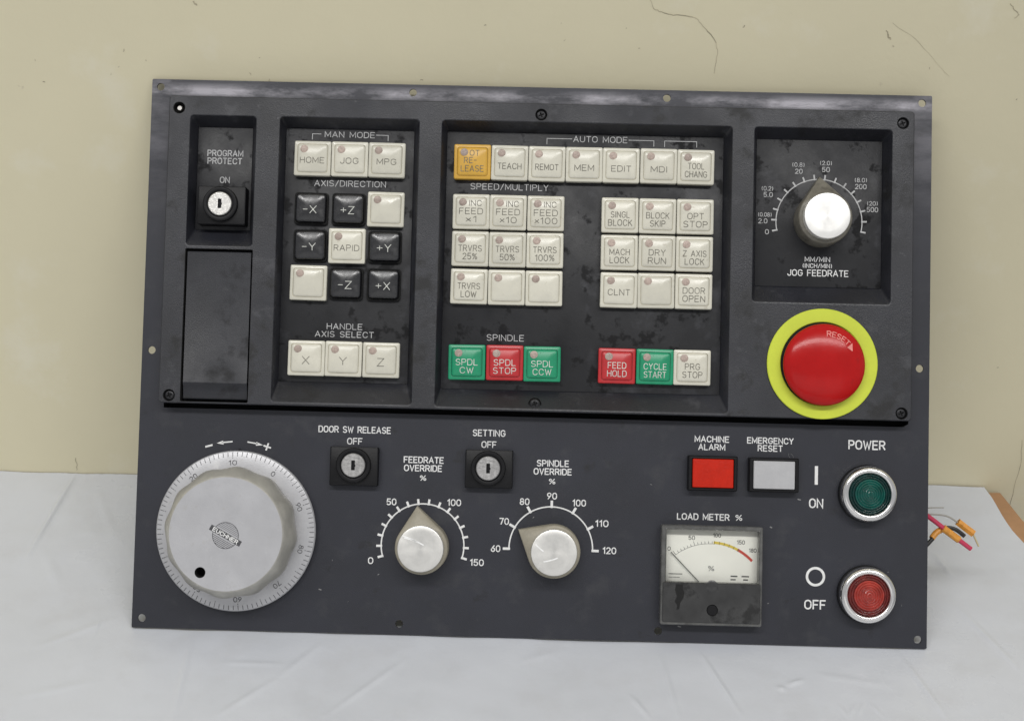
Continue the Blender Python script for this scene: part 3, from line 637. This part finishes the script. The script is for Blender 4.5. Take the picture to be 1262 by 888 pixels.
# ---------------------------------------------------------------- key switches
def key_switch(x0, x1, y0, y1, cx, cy, wb, h, white, lab):
    mb = MB(); mb.box(x0, x1, y0, y1, wb, wb + h, .7)
    mb.lathe(cx, cy, [(10.6, wb + h - .1), (10.5, wb + h + 2.2), (10.0, wb + h + 2.7), (8.4, wb + h + 2.9), (8.0, wb + h + 2.7), (7.7, wb + h + 2.2)], 40)
    sw = mb.build("key_switch", 'black', PANEL, (cx, cy, wb), label=lab)
    t = wb + h + 3.6; mb = MB(); slot = [(cx + a, cy + b, t) for a, b in ((-1.1, -2.9), (1.1, -2.9), (1.1, -.8), (1.45, -.8), (1.45, .5), (1.1, .5), (1.1, 2.9), (-1.1, 2.9))]
    mb.lathe(cx, cy, [(7.2, wb + h), (7.2, t - .5), (7.0, t - .15), (6.7, t)], 40, last=False)
    mb.holes(xy(circ(cx, cy, 6.7, 0, 40)), [xy(slot)], t); mb.loft([slot, at(slot, t - 3)], 1)
    mb.build("lock_cylinder", [white, 'black_matte'], sw, (cx, cy, wb + h), recalc=False)
key_switch(33.2, 62.4, 245.0, 268.3, 47.4, 257.2, 1.0, 9.5, 'cap_lock', "key switch under the words PROGRAM PROTECT")
key_switch(118.0, 147.2, 89.0, 112.4, 132.5, 101.4, 0.0, 6.0, 'cap_lock_dim', "key switch under the words DOOR SW RELEASE")
key_switch(199.8, 228.6, 89.6, 112.6, 213.8, 101.6, 0.0, 6.0, 'cap_lock_dim', "key switch under the word SETTING")

# ---------------------------------------------------------------- lower plate lettering
LW = .62
lettering(plate, [("DOOR SW RELEASE", 131.7, 122.8, 3.5, 43.6, LW), ("OFF", 132.0, 115.8, 3.5, 8.8, LW)], 0, 'ink_white', (132, 120, 0))
lettering(plate, [("SETTING", 213.6, 122.8, 3.5, 19.4, LW), ("OFF", 213.7, 115.8, 3.5, 8.6, LW)], 0, 'ink_white', (214, 120, 0))
lettering(plate, [("FEEDRATE", 174.3, 105.5, 3.4, 23.8, LW), ("OVERRIDE", 174.0, 100.5, 3.4, 22.6, LW), ("%", 174.2, 94.6, 2.9, 3.6, LW * .8)], 0, 'ink_white', (174, 101, 0))
lettering(plate, [("SPINDLE", 252.8, 105.4, 3.4, 19.0, LW), ("OVERRIDE", 252.8, 100.4, 3.4, 22.6, LW), ("%", 252.6, 94.5, 2.9, 3.6, LW * .8)], 0, 'ink_white', (253, 101, 0))
lettering(plate, [("MACHINE", 348.9, 122.5, 3.3, 20.4, LW), ("ALARM", 348.9, 117.7, 3.3, 15.8, LW)], 0, 'ink_white', (349, 120, 0))
lettering(plate, [("EMERGENCY", 384.3, 122.4, 3.3, 27.6, LW), ("RESET", 384.3, 117.8, 3.3, 14.6, LW)], 0, 'ink_white', (384, 120, 0))
lettering(plate, [("LOAD METER", 344.5, 75.5, 3.4, 31.2, LW), ("%", 366.0, 75.5, 3.2, 3.8, LW * .8)], 0, 'ink_white', (347, 75.5, 0))
lettering(plate, [("POWER", 442.7, 121.3, 4.9, 21.6, .85)], 0, 'ink_white', (443, 121, 0))
lettering(plate, [("ON", 412.5, 85.4, 5.0, 7.8, .85)], 0, 'ink_white', (412, 92, 0), extra=lambda mb: mb.ribbon([(412.4, 97.2), (412.4, 107.3)], 1.9, .08))
lettering(plate, [("OFF", 412.7, 24.6, 5.0, 12.2, .85)], 0, 'ink_white', (413, 35, 0), extra=lambda mb: mb.ribbon(xy(circ(412.7, 41.4, 5.1, 0, 40)), 1.5, .08, cyclic=True))
def arrows(mb):
    mb.ribbon([(41.2, 110.2), (45.0, 111.3)], 1.1, .08); mb.ribbon([(51, 113.0), (57.2, 113.7)], .8, .08)
    mb.ribbon([(66.8, 113.7), (72.6, 112.8)], .8, .08)
    for pts in (((47.8, 112.5), (52.0, 111.8), (51.6, 114.2)), ((76.2, 112.0), (72.0, 113.9), (71.7, 111.6))):
        mb.face(mb.add([(x, y, .08) for x, y in pts]))
    mb.ribbon([(76.7, 111.7), (80.7, 110.5)], 1.0, .08); mb.ribbon([(78.1, 109.2), (79.3, 113.0)], 1.0, .10)
mb = MB(); arrows(mb); mb.build("arrow_marking", 'ink_white', plate, (61, 112, 0), recalc=False)

# ---------------------------------------------------------------- dial scales and pointer knobs
def scale(parent, cx, cy, r, a0, a1, n, tl, tw, lw, w, ink, nums, h):
    mb = MB(); mb.ribbon([(cx + r * math.cos(R(a0 + (a1 - a0) * k / 60)), cy + r * math.sin(R(a0 + (a1 - a0) * k / 60))) for k in range(61)], lw, w + .08)
    for k in range(n):
        a = R(a0 + (a1 - a0) * k / (n - 1)); mb.ribbon([(cx + (r - .2) * math.cos(a), cy + (r - .2) * math.sin(a)), (cx + (r + tl) * math.cos(a), cy + (r + tl) * math.sin(a))], tw, w + .11)
    for s, x, y, hh, wd, l in nums: text(mb, s, x, y, hh, wd, lw=l, w=w + .08)
    mb.build("dial_scale", ink, parent, (cx, cy, w), recalc=False)
scale(plate, 175.0, 53.9, 25.1, 196, -16, 16, 2.6, 1.35, .8, 0, 'ink_white',
      [("0", 143.8, 44.0, 3.5, 2.6, LW), ("50", 155.4, 79.7, 3.5, 5.4, LW), ("100", 193.5, 80.2, 3.5, 7.8, LW), ("150", 208.2, 44.5, 3.5, 7.8, LW)], 3.5)
scale(plate, 252.7, 53.9, 25.3, 181.2, -1.2, 7, 3.3, 1.5, .8, 0, 'ink_white',
      [("60", 219.3, 53.2, 3.5, 5.2, LW), ("70", 224.1, 69.7, 3.5, 5.2, LW), ("80", 236.2, 81.9, 3.5, 5.3, LW), ("90", 252.7, 85.7, 3.5, 5.5, LW),
       ("100", 269.3, 81.9, 3.5, 7.6, LW), ("110", 283.3, 69.9, 3.5, 7.4, LW), ("120", 288.2, 53.7, 3.5, 7.6, LW)], 3.5)
JL = .42
scale(ov_j, 411.6, 256.3, 26.2, 192, -12, 16, 2.6, 1.0, .62, 1.0, 'ink_grey',
      [("0", 380.0, 249.6, 2.7, 1.9, JL), ("2.0", 377.4, 256.2, 2.7, 5.2, JL), ("(0.08)", 378.6, 260.1, 2.3, 7.8, JL * .8), ("5.0", 380.4, 272.4, 2.7, 5.2, JL), ("(0.2)", 379.9, 276.2, 2.4, 6.6, JL * .8),
       ("20", 398.9, 287.2, 2.7, 4.2, JL), ("(0.8)", 398.6, 291.2, 2.4, 7.0, JL * .8), ("50", 415.4, 288.6, 2.7, 4.4, JL), ("(2.0)", 415.4, 292.6, 2.4, 6.8, JL * .8),
       ("200", 436.8, 278.6, 2.7, 6.6, JL), ("(8.0)", 436.8, 282.6, 2.4, 7.0, JL * .8), ("500", 444.0, 264.6, 2.7, 6.6, JL), ("(20)", 444.0, 268.4, 2.4, 6.0, JL * .8)], 2.7)
lettering(ov_j, [("MM/MIN", 411.0, 233.4, 2.7, 15.0, .45), ("(INCH/MIN)", 411.0, 229.4, 2.4, 17.4, .36), ("JOG FEEDRATE", 411.4, 225.0, 3.5, 36.6, .55)], 1.0, 'ink_white', (411, 228, 1))

def pointer_knob(cx, cy, ang, wb, body, lab, tip=25.0, r=15.6, hb=12.0, hc=19.0, top='cap', glints=()):
    mb = MB(); n = 72; beta = math.acos(r / tip)
    def outline(scale_r, tipd, w, wt):
        out = []
        for k in range(n):
            a = 2 * math.pi * k / n - math.pi; x, y = r * scale_r * math.cos(a), r * scale_r * math.sin(a); ww = w
            if abs(a) < beta:                                          # tangent flanks running out to the tip
                f = 1 - abs(a) / beta; f = f ** .9
                tx, ty = r * scale_r * math.cos(beta), r * scale_r * math.sin(beta) * (1 if a >= 0 else -1)
                x, y = tx + (tipd - tx) * f, ty * (1 - f); ww = w + (wt - w) * f
            out.append((cx + x * math.cos(ang) - y * math.sin(ang), cy + x * math.sin(ang) + y * math.cos(ang), ww))
        return out
    mb.loft([outline(1.03, tip, wb + .1, wb + .1), outline(1.02, tip - .1, wb + hb - 1.2, wb + 5.0), outline(1.0, tip - .5, wb + hb - .3, wb + 5.9), outline(.97, tip - 1.6, wb + hb, wb + 6.6),
             circ_from(cx, cy, r * .9, wb + hb, n, ang)])
    k = mb.build("pointer_knob", body, PANEL, (cx, cy, wb), label=lab, angle=40)
    mb = MB(); mb.lathe(cx, cy, [(13.7, wb + hb - .2), (13.7, wb + hc - .5), (13.55, wb + hc - .15), (13.2, wb + hc), (9, wb + hc + .02), (4.0, wb + hc + .03), (.6, wb + hc + .04)], 72)
    mb.build("knob_cap", top, k, (cx, cy, wb + hb), angle=25)
    if glints:
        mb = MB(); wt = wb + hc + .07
        for p in glints:
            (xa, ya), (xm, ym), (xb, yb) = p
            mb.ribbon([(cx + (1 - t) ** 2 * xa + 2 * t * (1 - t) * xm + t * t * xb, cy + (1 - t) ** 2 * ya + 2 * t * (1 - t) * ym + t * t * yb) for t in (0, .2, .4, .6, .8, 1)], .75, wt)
        mb.build("cap_glint", 'glint', k, (cx, cy, wt), recalc=False)  # reflection streaks drawn as flat pale ribbons
def circ_from(cx, cy, r, w, n, ang): return [(cx + r * math.cos(2 * math.pi * k / n - math.pi + ang), cy + r * math.sin(2 * math.pi * k / n - math.pi + ang), w) for k in range(n)]
pointer_knob(175.1, 53.2, R(98.5), 0, 'knob', "pointer knob below FEEDRATE OVERRIDE, pointing up", glints=[((-10.6, 7.6), (-4, 5.6), (1.8, 2.4)), ((-9.6, 6.4), (-5.5, 5.6), (-2, 4.2))])
pointer_knob(254.4, 53.0, R(150.5), 0, 'knob', "pointer knob below SPINDLE OVERRIDE, pointing to 70", glints=[((-5.9, -5.3), (-1.5, -4.6), (2, -3)), ((-10.8, 4.6), (-8.5, 2.2), (-6.4, .9))])
pointer_knob(412.4, 257.0, R(94), 1.0, 'knob_old', "dark worn pointer knob above JOG FEEDRATE", tip=26.5, r=15.9, hb=16, hc=21.5, top='cap_glare')

# ---------------------------------------------------------------- emergency stop
ex, ey = 412.6, 169.2
mb = MB(); mb.loft([circ(ex, ey, 25.0, BZ + .1, 72), circ(ex, ey, 33.1, BZ + .1, 72), circ(ex, ey, 33.1, BZ + 1.0, 72), circ(ex, ey, 32.7, BZ + 1.3, 72), circ(ex, ey, 25.4, BZ + 1.3, 72), circ(ex, ey, 25.0, BZ + .9, 72), circ(ex, ey, 25.0, BZ + .1, 72)], last=False)
est = bpy.data.objects.new("emergency_stop", None); COL.objects.link(est); place(est, PANEL, (ex, ey, BZ)); est["label"] = "red mushroom emergency stop button on a yellow ring"
est.empty_display_size = .02
mb.build("warning_ring", 'estop_ring', est, (ex, ey, BZ))
mb = MB(); mb.lathe(ex, ey, [(24.8, BZ + .06), (24.6, BZ + .3), (17, BZ + .4), (16.5, BZ + 6)], 60, last=False); mb.build("button_collar", 'black_matte', est, (ex, ey, BZ))
my = ey - .8
DOME = [(24.4, 0), (24.5, -.6), (24.0, -1.2)]
mb = MB(); prof = [(15, BZ + 4.5), (23.6, BZ + 4.8), (24.3, BZ + 5.4), (24.4, BZ + 6.2)]
dome = lambda r: BZ + 6.2 + 6.6 * math.sqrt(max(0, 1 - (r / 24.4) ** 2)) ** 1.15
prof += [(24.4 * math.cos(R(t)), dome(24.4 * math.cos(R(t)))) for t in (6, 13, 21, 30, 40, 51, 62, 73, 82, 88)]
mb.lathe(ex, my, prof, 72); mush = mb.build("mushroom_button", 'estop_red', est, (ex, my, BZ + 5), angle=60)
mb = MB()
def on_dome(x, y):
    a = R(65) - x / 18.4; r = 18.4 + y; return (ex + r * math.cos(a), my + r * math.sin(a), dome(r) + .18)
text(mb, "RESET", 0, 0, 3.0, 14.5, lw=.5, mapf=on_dome)
mb.face(mb.add([on_dome(8.2, -2.2), on_dome(8.2, 2.2), on_dome(12.2, -.6)])); mb.build("lettering", 'pink_ink', mush, (ex, my, BZ + 10), recalc=False)

# ---------------------------------------------------------------- handwheel
hx_, hy_ = 62.4, 60.2
wheel = bpy.data.objects.new("handwheel", None); COL.objects.link(wheel); place(wheel, PANEL, (hx_, hy_, 0)); wheel.empty_display_size = .02
wheel["label"] = "round silver pulse handwheel with a graduated rim"
mb = MB(); mb.lathe(hx_, hy_, [(47.6, .1), (48.2, 3.5), (48.2, 5.2), (47.6, 6.0), (44.5, 7.0), (36, 7.6), (30, 7.7)], 120); rim = mb.build("graduated_rim", 'wheel', wheel, (hx_, hy_, 0), angle=25)
mb = MB()
def rimw(r): return (7.6 - (r - 36) * .071 if r < 44.5 else 7.0 - (r - 44.5) * .3226) + .1
for k in range(100):
    a = R(58 + 3.6 * k); ra, rb = (43.6 if k % 5 == 0 else 44.8), 47.3
    p, q = [(hx_ + r * math.cos(a), hy_ + r * math.sin(a)) for r in (ra, rb)]
    mb.ribbon([p, ((p[0] + q[0]) / 2, (p[1] + q[1]) / 2), q], .34, 0, mapf=lambda x, y: (x, y, rimw(math.hypot(x - hx_, y - hy_))))
for k in range(10):
    a = 58 + 36 * k
    if k in (3, 4): continue                                           # rubbed away
    text(mb, str(k * 10), hx_ + 41.0 * math.cos(R(a)), hy_ + 41.0 * math.sin(R(a)), 2.7, 1.9 if k == 0 else 4.6, lw=.34, w=7.42, rotz=R(a - 90))
mb.build("graduation_marks", 'ink_black', rim, (hx_, hy_, 7), recalc=False)
mb = MB(); mb.box(61.6, 62.5, 107.6, 109.3, .05, 3.2, .2); mb.build("index_mark", 'black', wheel, (62, 108.4, 0))
mb = MB(); n = 180
def scal(r, amp, w): return [(hx_ + (r + amp * math.cos(12 * t + 1.2)) * math.cos(t), hy_ + (r + amp * math.cos(12 * t + 1.2)) * math.sin(t), w) for t in (2 * math.pi * k / n for k in range(n))]
mb.loft([scal(36.6, .5, 7.65), scal(38.0, .6, 13), scal(38.5, .65, 21), scal(38.3, .6, 23), scal(37.2, .45, 27), scal(35.4, .25, 31.5), circ(hx_, hy_, 34.1, 33.6, n), circ(hx_, hy_, 33.6, 34.3, n), circ(hx_, hy_, 33.1, 34.6, n)], 1, last=False)
hc = circ(48.3, 37.6, 3.2, 34.6, 28)
mb.holes(xy(circ(hx_, hy_, 33.1, 0, n)), [xy(hc)], 34.6); mb.loft([hc, at(circ(48.3, 37.6, 2.9, 0, 28), 34.2), at(circ(48.3, 37.6, 2.9, 0, 28), 24)], 2)
kn = mb.build("wheel_knob", ['wheel', 'wheel_side', 'black_matte'], wheel, (hx_, hy_, 7.6), recalc=False, angle=30)
# maker's stamp in the middle of the knob: ringed, hatched disc crossed by a slanted name band
mb = MB(); lx, ly, lr, la = 62.4, 59.4, 7.6, R(-28)
mb.ribbon(xy(circ(lx, ly, lr, 0, 40)), .34, 34.68, cyclic=True)
for k in range(-7, 8):
    yy = k * .95; hw = math.sqrt(max(0, 7.4 ** 2 - yy ** 2))
    if abs(yy) < 2.0: continue
    pts = [(lx + x * math.cos(la) - yy * math.sin(la), ly + x * math.sin(la) + yy * math.cos(la)) for x in (-hw, hw)]
    mb.ribbon(pts, .22 if yy > 0 else .3, 34.68)
mb.ribbon([(lx - 9.2 * math.cos(la), ly - 9.2 * math.sin(la)), (lx + 9.2 * math.cos(la), ly + 9.2 * math.sin(la))], 3.3, 34.70)
text(mb, "EUCHNER", lx, ly, 2.1, 16.2, lw=.5, w=34.78, mi=1, rotz=la)
mb.build("maker_stamp", ['ink_black', 'ink_white'], kn, (lx, ly, 34.6), recalc=False)

# ---------------------------------------------------------------- rectangular indicator lamps
def rect_lamp(x0, x1, y0, y1, lens, lab):
    mb = MB(); cx, cy, hx, hy = (x0 + x1) / 2, (y0 + y1) / 2, (x1 - x0) / 2, (y1 - y0) / 2
    mb.loft([rr(cx, cy, hx, hy, .8, .05), rr(cx, cy, hx, hy, .8, 6.2), rr(cx, cy, hx - .5, hy - .5, .7, 6.8), rr(cx, cy, hx - 2.0, hy - 1.5, .5, 6.9), rr(cx, cy, hx - 2.4, hy - 1.8, .5, 5.6)])
    fr_ = mb.build("indicator_lamp", 'black', PANEL, (cx, cy, 0), label=lab)
    mb = MB(); mb.loft([rr(cx, cy, hx - 2.55, hy - 1.95, .5, 5.4), rr(cx, cy, hx - 2.55, hy - 1.95, .5, 7.4), rr(cx, cy, hx - 2.9, hy - 2.3, .4, 7.8), rr(cx, cy, hx - 6, hy - 5, .3, 7.95)])
    mb.build("lamp_lens", lens, fr_, (cx, cy, 5.5))
rect_lamp(334.2, 363.8, 91.5, 112.5, 'lamp_red', "orange red indicator lamp under MACHINE ALARM")
rect_lamp(370.8, 400.6, 91.6, 112.2, 'lamp_white', "white indicator lamp under EMERGENCY RESET")

# ---------------------------------------------------------------- load meter
x0, x1, y0, y1 = 318.7, 379.2, 11.6, 70.6; cx, cy = (x0 + x1) / 2, (y0 + y1) / 2
mb = MB(); ww = rect(x0 + 3.0, x1 - 2.2, 37.0, y1 - 2.4, .6, 9.6)
mb.holes(xy(rect(x0 + .5, x1 - .5, y0 + .5, y1 - .5, 1)), [xy(ww)], 9.6); mb.loft([ww, at(ww, 3.0)], last=False)
mb.loft([rect(x0 + .5, x1 - .5, y0 + .5, y1 - .5, 1, 9.6), rect(x0, x1, y0, y1, 1.2, 9.0), rect(x0, x1, y0, y1, 1.2, .05)], last=False)
meter = mb.build("load_meter", 'meter_case', PANEL, (cx, cy, 0), recalc=False, label="square load meter with a white scale card above a smoky cover")
mb = MB(); mb.box(x0 + 2.8, x1 - 2.0, 36.6, y1 - 2.2, 2.6, 3.2, .1); card = mb.build("scale_card", 'meter_face', meter, (cx, 53, 2.6))
mb = MB(); sc = (348.8, 25.5); rs = 34.5
def sp(a, r): return (sc[0] + r * math.cos(R(a)), sc[1] + r * math.sin(R(a)))
A0, A1 = 127.5, 45.0
P = lambda t: A0 + (A1 - A0) * t
for k in range(0, 21):
    t = k / 20 * .86
    if k < 12: mb.ribbon([sp(P(t), rs - .2), sp(P(t), rs + (2.3 if k % 6 == 0 else 1.1))], .26, 3.3)
mb.ribbon([sp(P(t / 20 * .5), rs - .3) for t in range(21)], .2, 3.3)
mb.ribbon([sp(P(.50 + t / 20 * .30), rs + .5) for t in range(21)], 1.5, 3.3, mi=1); mb.ribbon([sp(P(.80 + t / 10 * .20), rs + .5) for t in range(11)], 1.6, 3.3, mi=2)
for k in range(6): mb.ribbon([sp(P(.50 + k * .06), rs - .4), sp(P(.5 + k * .06), rs + 1.4)], .26, 3.34)
for s, x, y, h, wd in (("0", 323.9, 56.2, 2.2, 1.5), ("50", 337.4, 63.0, 2.3, 3.6), ("100", 352.6, 64.8, 2.2, 4.4), ("150", 367.0, 61.0, 2.2, 4.4), ("180", 374.2, 56.3, 2.1, 4.2), ("%", 349.4, 44.9, 2.8, 3.4)):
    text(mb, s, x, y, h, wd, lw=.36, w=3.3)
mb.ribbon([(324, 41.2), (332, 41.2)], .5, 3.3); mb.ribbon([(324, 39.2), (330.5, 39.2)], .3, 3.3)
for yy, xs in ((40.6, (361.4, 365, 368, 372)), (38.6, (361.4, 364, 369, 371.4))):
    for a, b in zip(xs[::2], xs[1::2]): mb.ribbon([(a, yy), (b, yy)], .8, 3.3)
mb.build("scale_print", ['ink_black', 'meter_yellow', 'meter_red'], card, (cx, 50, 3.2), recalc=False)
mb = MB(); mb.tube([(324.9, 54.3, 4.6), (333, 46, 4.6), (343.5, 35.4, 4.6)], .28, 8); mb.build("needle", 'ink_black', meter, (343, 36, 4.6))
mb = MB(); mb.box(x0 + 2.5, x1 - 1.8, 36.5, y1 - 2.0, 9.65, 10.1, .15); mb.build("window_pane", 'clear', meter, (cx, 53, 9.6))
mb = MB(); hole = circ(349.6, 20.8, 3.5, 10.6, 28)
lo_ = rect(x0 + 1.6, x1 - 1.6, y0 + 2.2, 36.6, 1, 10.6)
bump_arc = [(x, y, w) for x, y, w in lo_]
mb.holes(xy(lo_), [xy(hole)], 10.6); mb.loft([lo_, rect(x0 + 1.1, x1 - 1.1, y0 + 1.7, 37.0, 1.1, 10.2), rect(x0 + 1.1, x1 - 1.1, y0 + 1.7, 37.0, 1.1, 9.55)], last=False)
mb.loft([hole, at(hole, 7.5)], 1)
blot = [(327.6, 35.8), (327.2, 32), (328.4, 28.5), (327.0, 25.5), (328.6, 23.4), (328.2, 20.5), (330.0, 21.2), (330.4, 24.8), (332.2, 27.5), (332.8, 31.0), (331.8, 33.2), (332.0, 35.8)]
mb.face(mb.add([(x, y, 10.64) for x, y in blot]), 1)                  # dried oil stain
mb.lathe(349.2, 35.0, [(3.6, 9.7), (3.6, 10.62), (3.4, 10.75), (1, 10.78)], 28)
mb.build("lower_cover", ['meter_cover', 'black_matte'], meter, (cx, 24, 9.6), recalc=False)
mb = MB(); mb.lathe(349.6, 20.8, [(3.3, 8.0), (3.3, 9.9), (3.0, 10.2), (.5, 10.25)], 28); mb.build("cover_screw", 'black', meter, (349.6, 20.8, 8))

# ---------------------------------------------------------------- round illuminated push buttons
def push_button(cx, cy, lens, lab):
    mb = MB(); mb.lathe(cx, cy, [(17.3, .05), (17.3, 2.6), (16.9, 3.0), (15.6, 3.1)], 64)
    base = mb.build("push_button", 'black', PANEL, (cx, cy, 0), label=lab)
    mb = MB(); mb.lathe(cx, cy, [(16.7, 3.0), (16.9, 6.5), (16.8, 7.6), (16.4, 8.7), (15.5, 9.7), (14.6, 10.2), (13.6, 10.3), (12.9, 10.0), (12.4, 9.2), (12.2, 7.0)], 72, last=False); mb.build("chrome_ring", 'chrome', base, (cx, cy, 3.5), angle=40)
    mb = MB(); pr = [(12.15, 6.5), (12.15, 8.4)]; inner = []
    for k in range(8):
        r = 11.8 - k * 1.45; z = 8.9 + 2.6 * (1 - (r / 12) ** 2); (pr if k < 2 else inner).extend([(r, z), (r - .7, z + .55), (r - 1.15, z + .1)])
    pr.append(inner[0]); mb.lathe(cx, cy, pr, 60, mi=1, last=False); mb.lathe(cx, cy, [p for p in inner if p[0] > .2], 60)
    mb.build("button_lens", [lens, lens + "_edge"], base, (cx, cy, 6.5), angle=35)
push_button(442.7, 92.0, 'btn_green', "dark green illuminated push button beside ON")
push_button(442.8, 31.8, 'btn_red', "dull red illuminated push button beside OFF")

# ---------------------------------------------------------------- loose wires poking out behind the right edge
mb = MB(); mb.tube([(440, 96, -7), (468, 88, -12), (485, 78, -15), (498, 68.4, -15), (511, 59.2, -16)], 1.45); wr = mb.build("loose_wire", 'wire_pink', PANEL, (440, 96, -7), label="pink wire poking out past the right edge")
mb = MB(); mb.tube([(493.5, 71.6, -15), (498, 68.4, -15), (503.4, 64.6, -15.2)], 2.2); mb.build("wire_marker", 'sleeve', wr, (498, 68, -15))
mb = MB(); mb.tube([(455, 50, -6), (478, 58, -12), (486, 63.6, -15), (490.5, 69.0, -17), (496, 71.6, -18), (502, 70.8, -18), (507.6, 66.8, -18)], 1.3); wr = mb.build("loose_wire", 'wire_black', PANEL, (455, 50, -6), label="short black wire with an orange sleeve")
mb = MB(); mb.tube([(486.8, 65.2, -15.4), (490.5, 69.0, -17), (496.4, 71.7, -18)], 1.9); mb.build("wire_marker", 'sleeve', wr, (491, 69, -17))
mb = MB(); mb.tube([(450, 80, -8), (476, 79, -18), (485, 79.6, -20), (497, 78.8, -20), (505, 74.2, -20)], .55); wr = mb.build("loose_wire", 'wire_grey', PANEL, (450, 80, -8), label="thin grey wire ending in an orange connector")
mb = MB(); mb.tube([(504, 75.4, -20), (508, 72.4, -20), (513.6, 68.4, -20)], 2.5, 6); mb.build("connector", 'sleeve', wr, (508, 72, -20))
mb = MB(); mb.tube([(513.2, 68.6, -20), (515.4, 64, -20), (517, 60.6, -20)], .55); mb.build("connector_pin", 'brass', wr, (513, 68, -20))
mb = MB(); mb.tube([(452, 84, -8), (478, 82.5, -20), (488, 83.4, -24), (497, 83.6, -26)], .4); mb.build("loose_wire", 'wire_grey', PANEL, (452, 84, -8), label="thinnest grey wire, above the others")
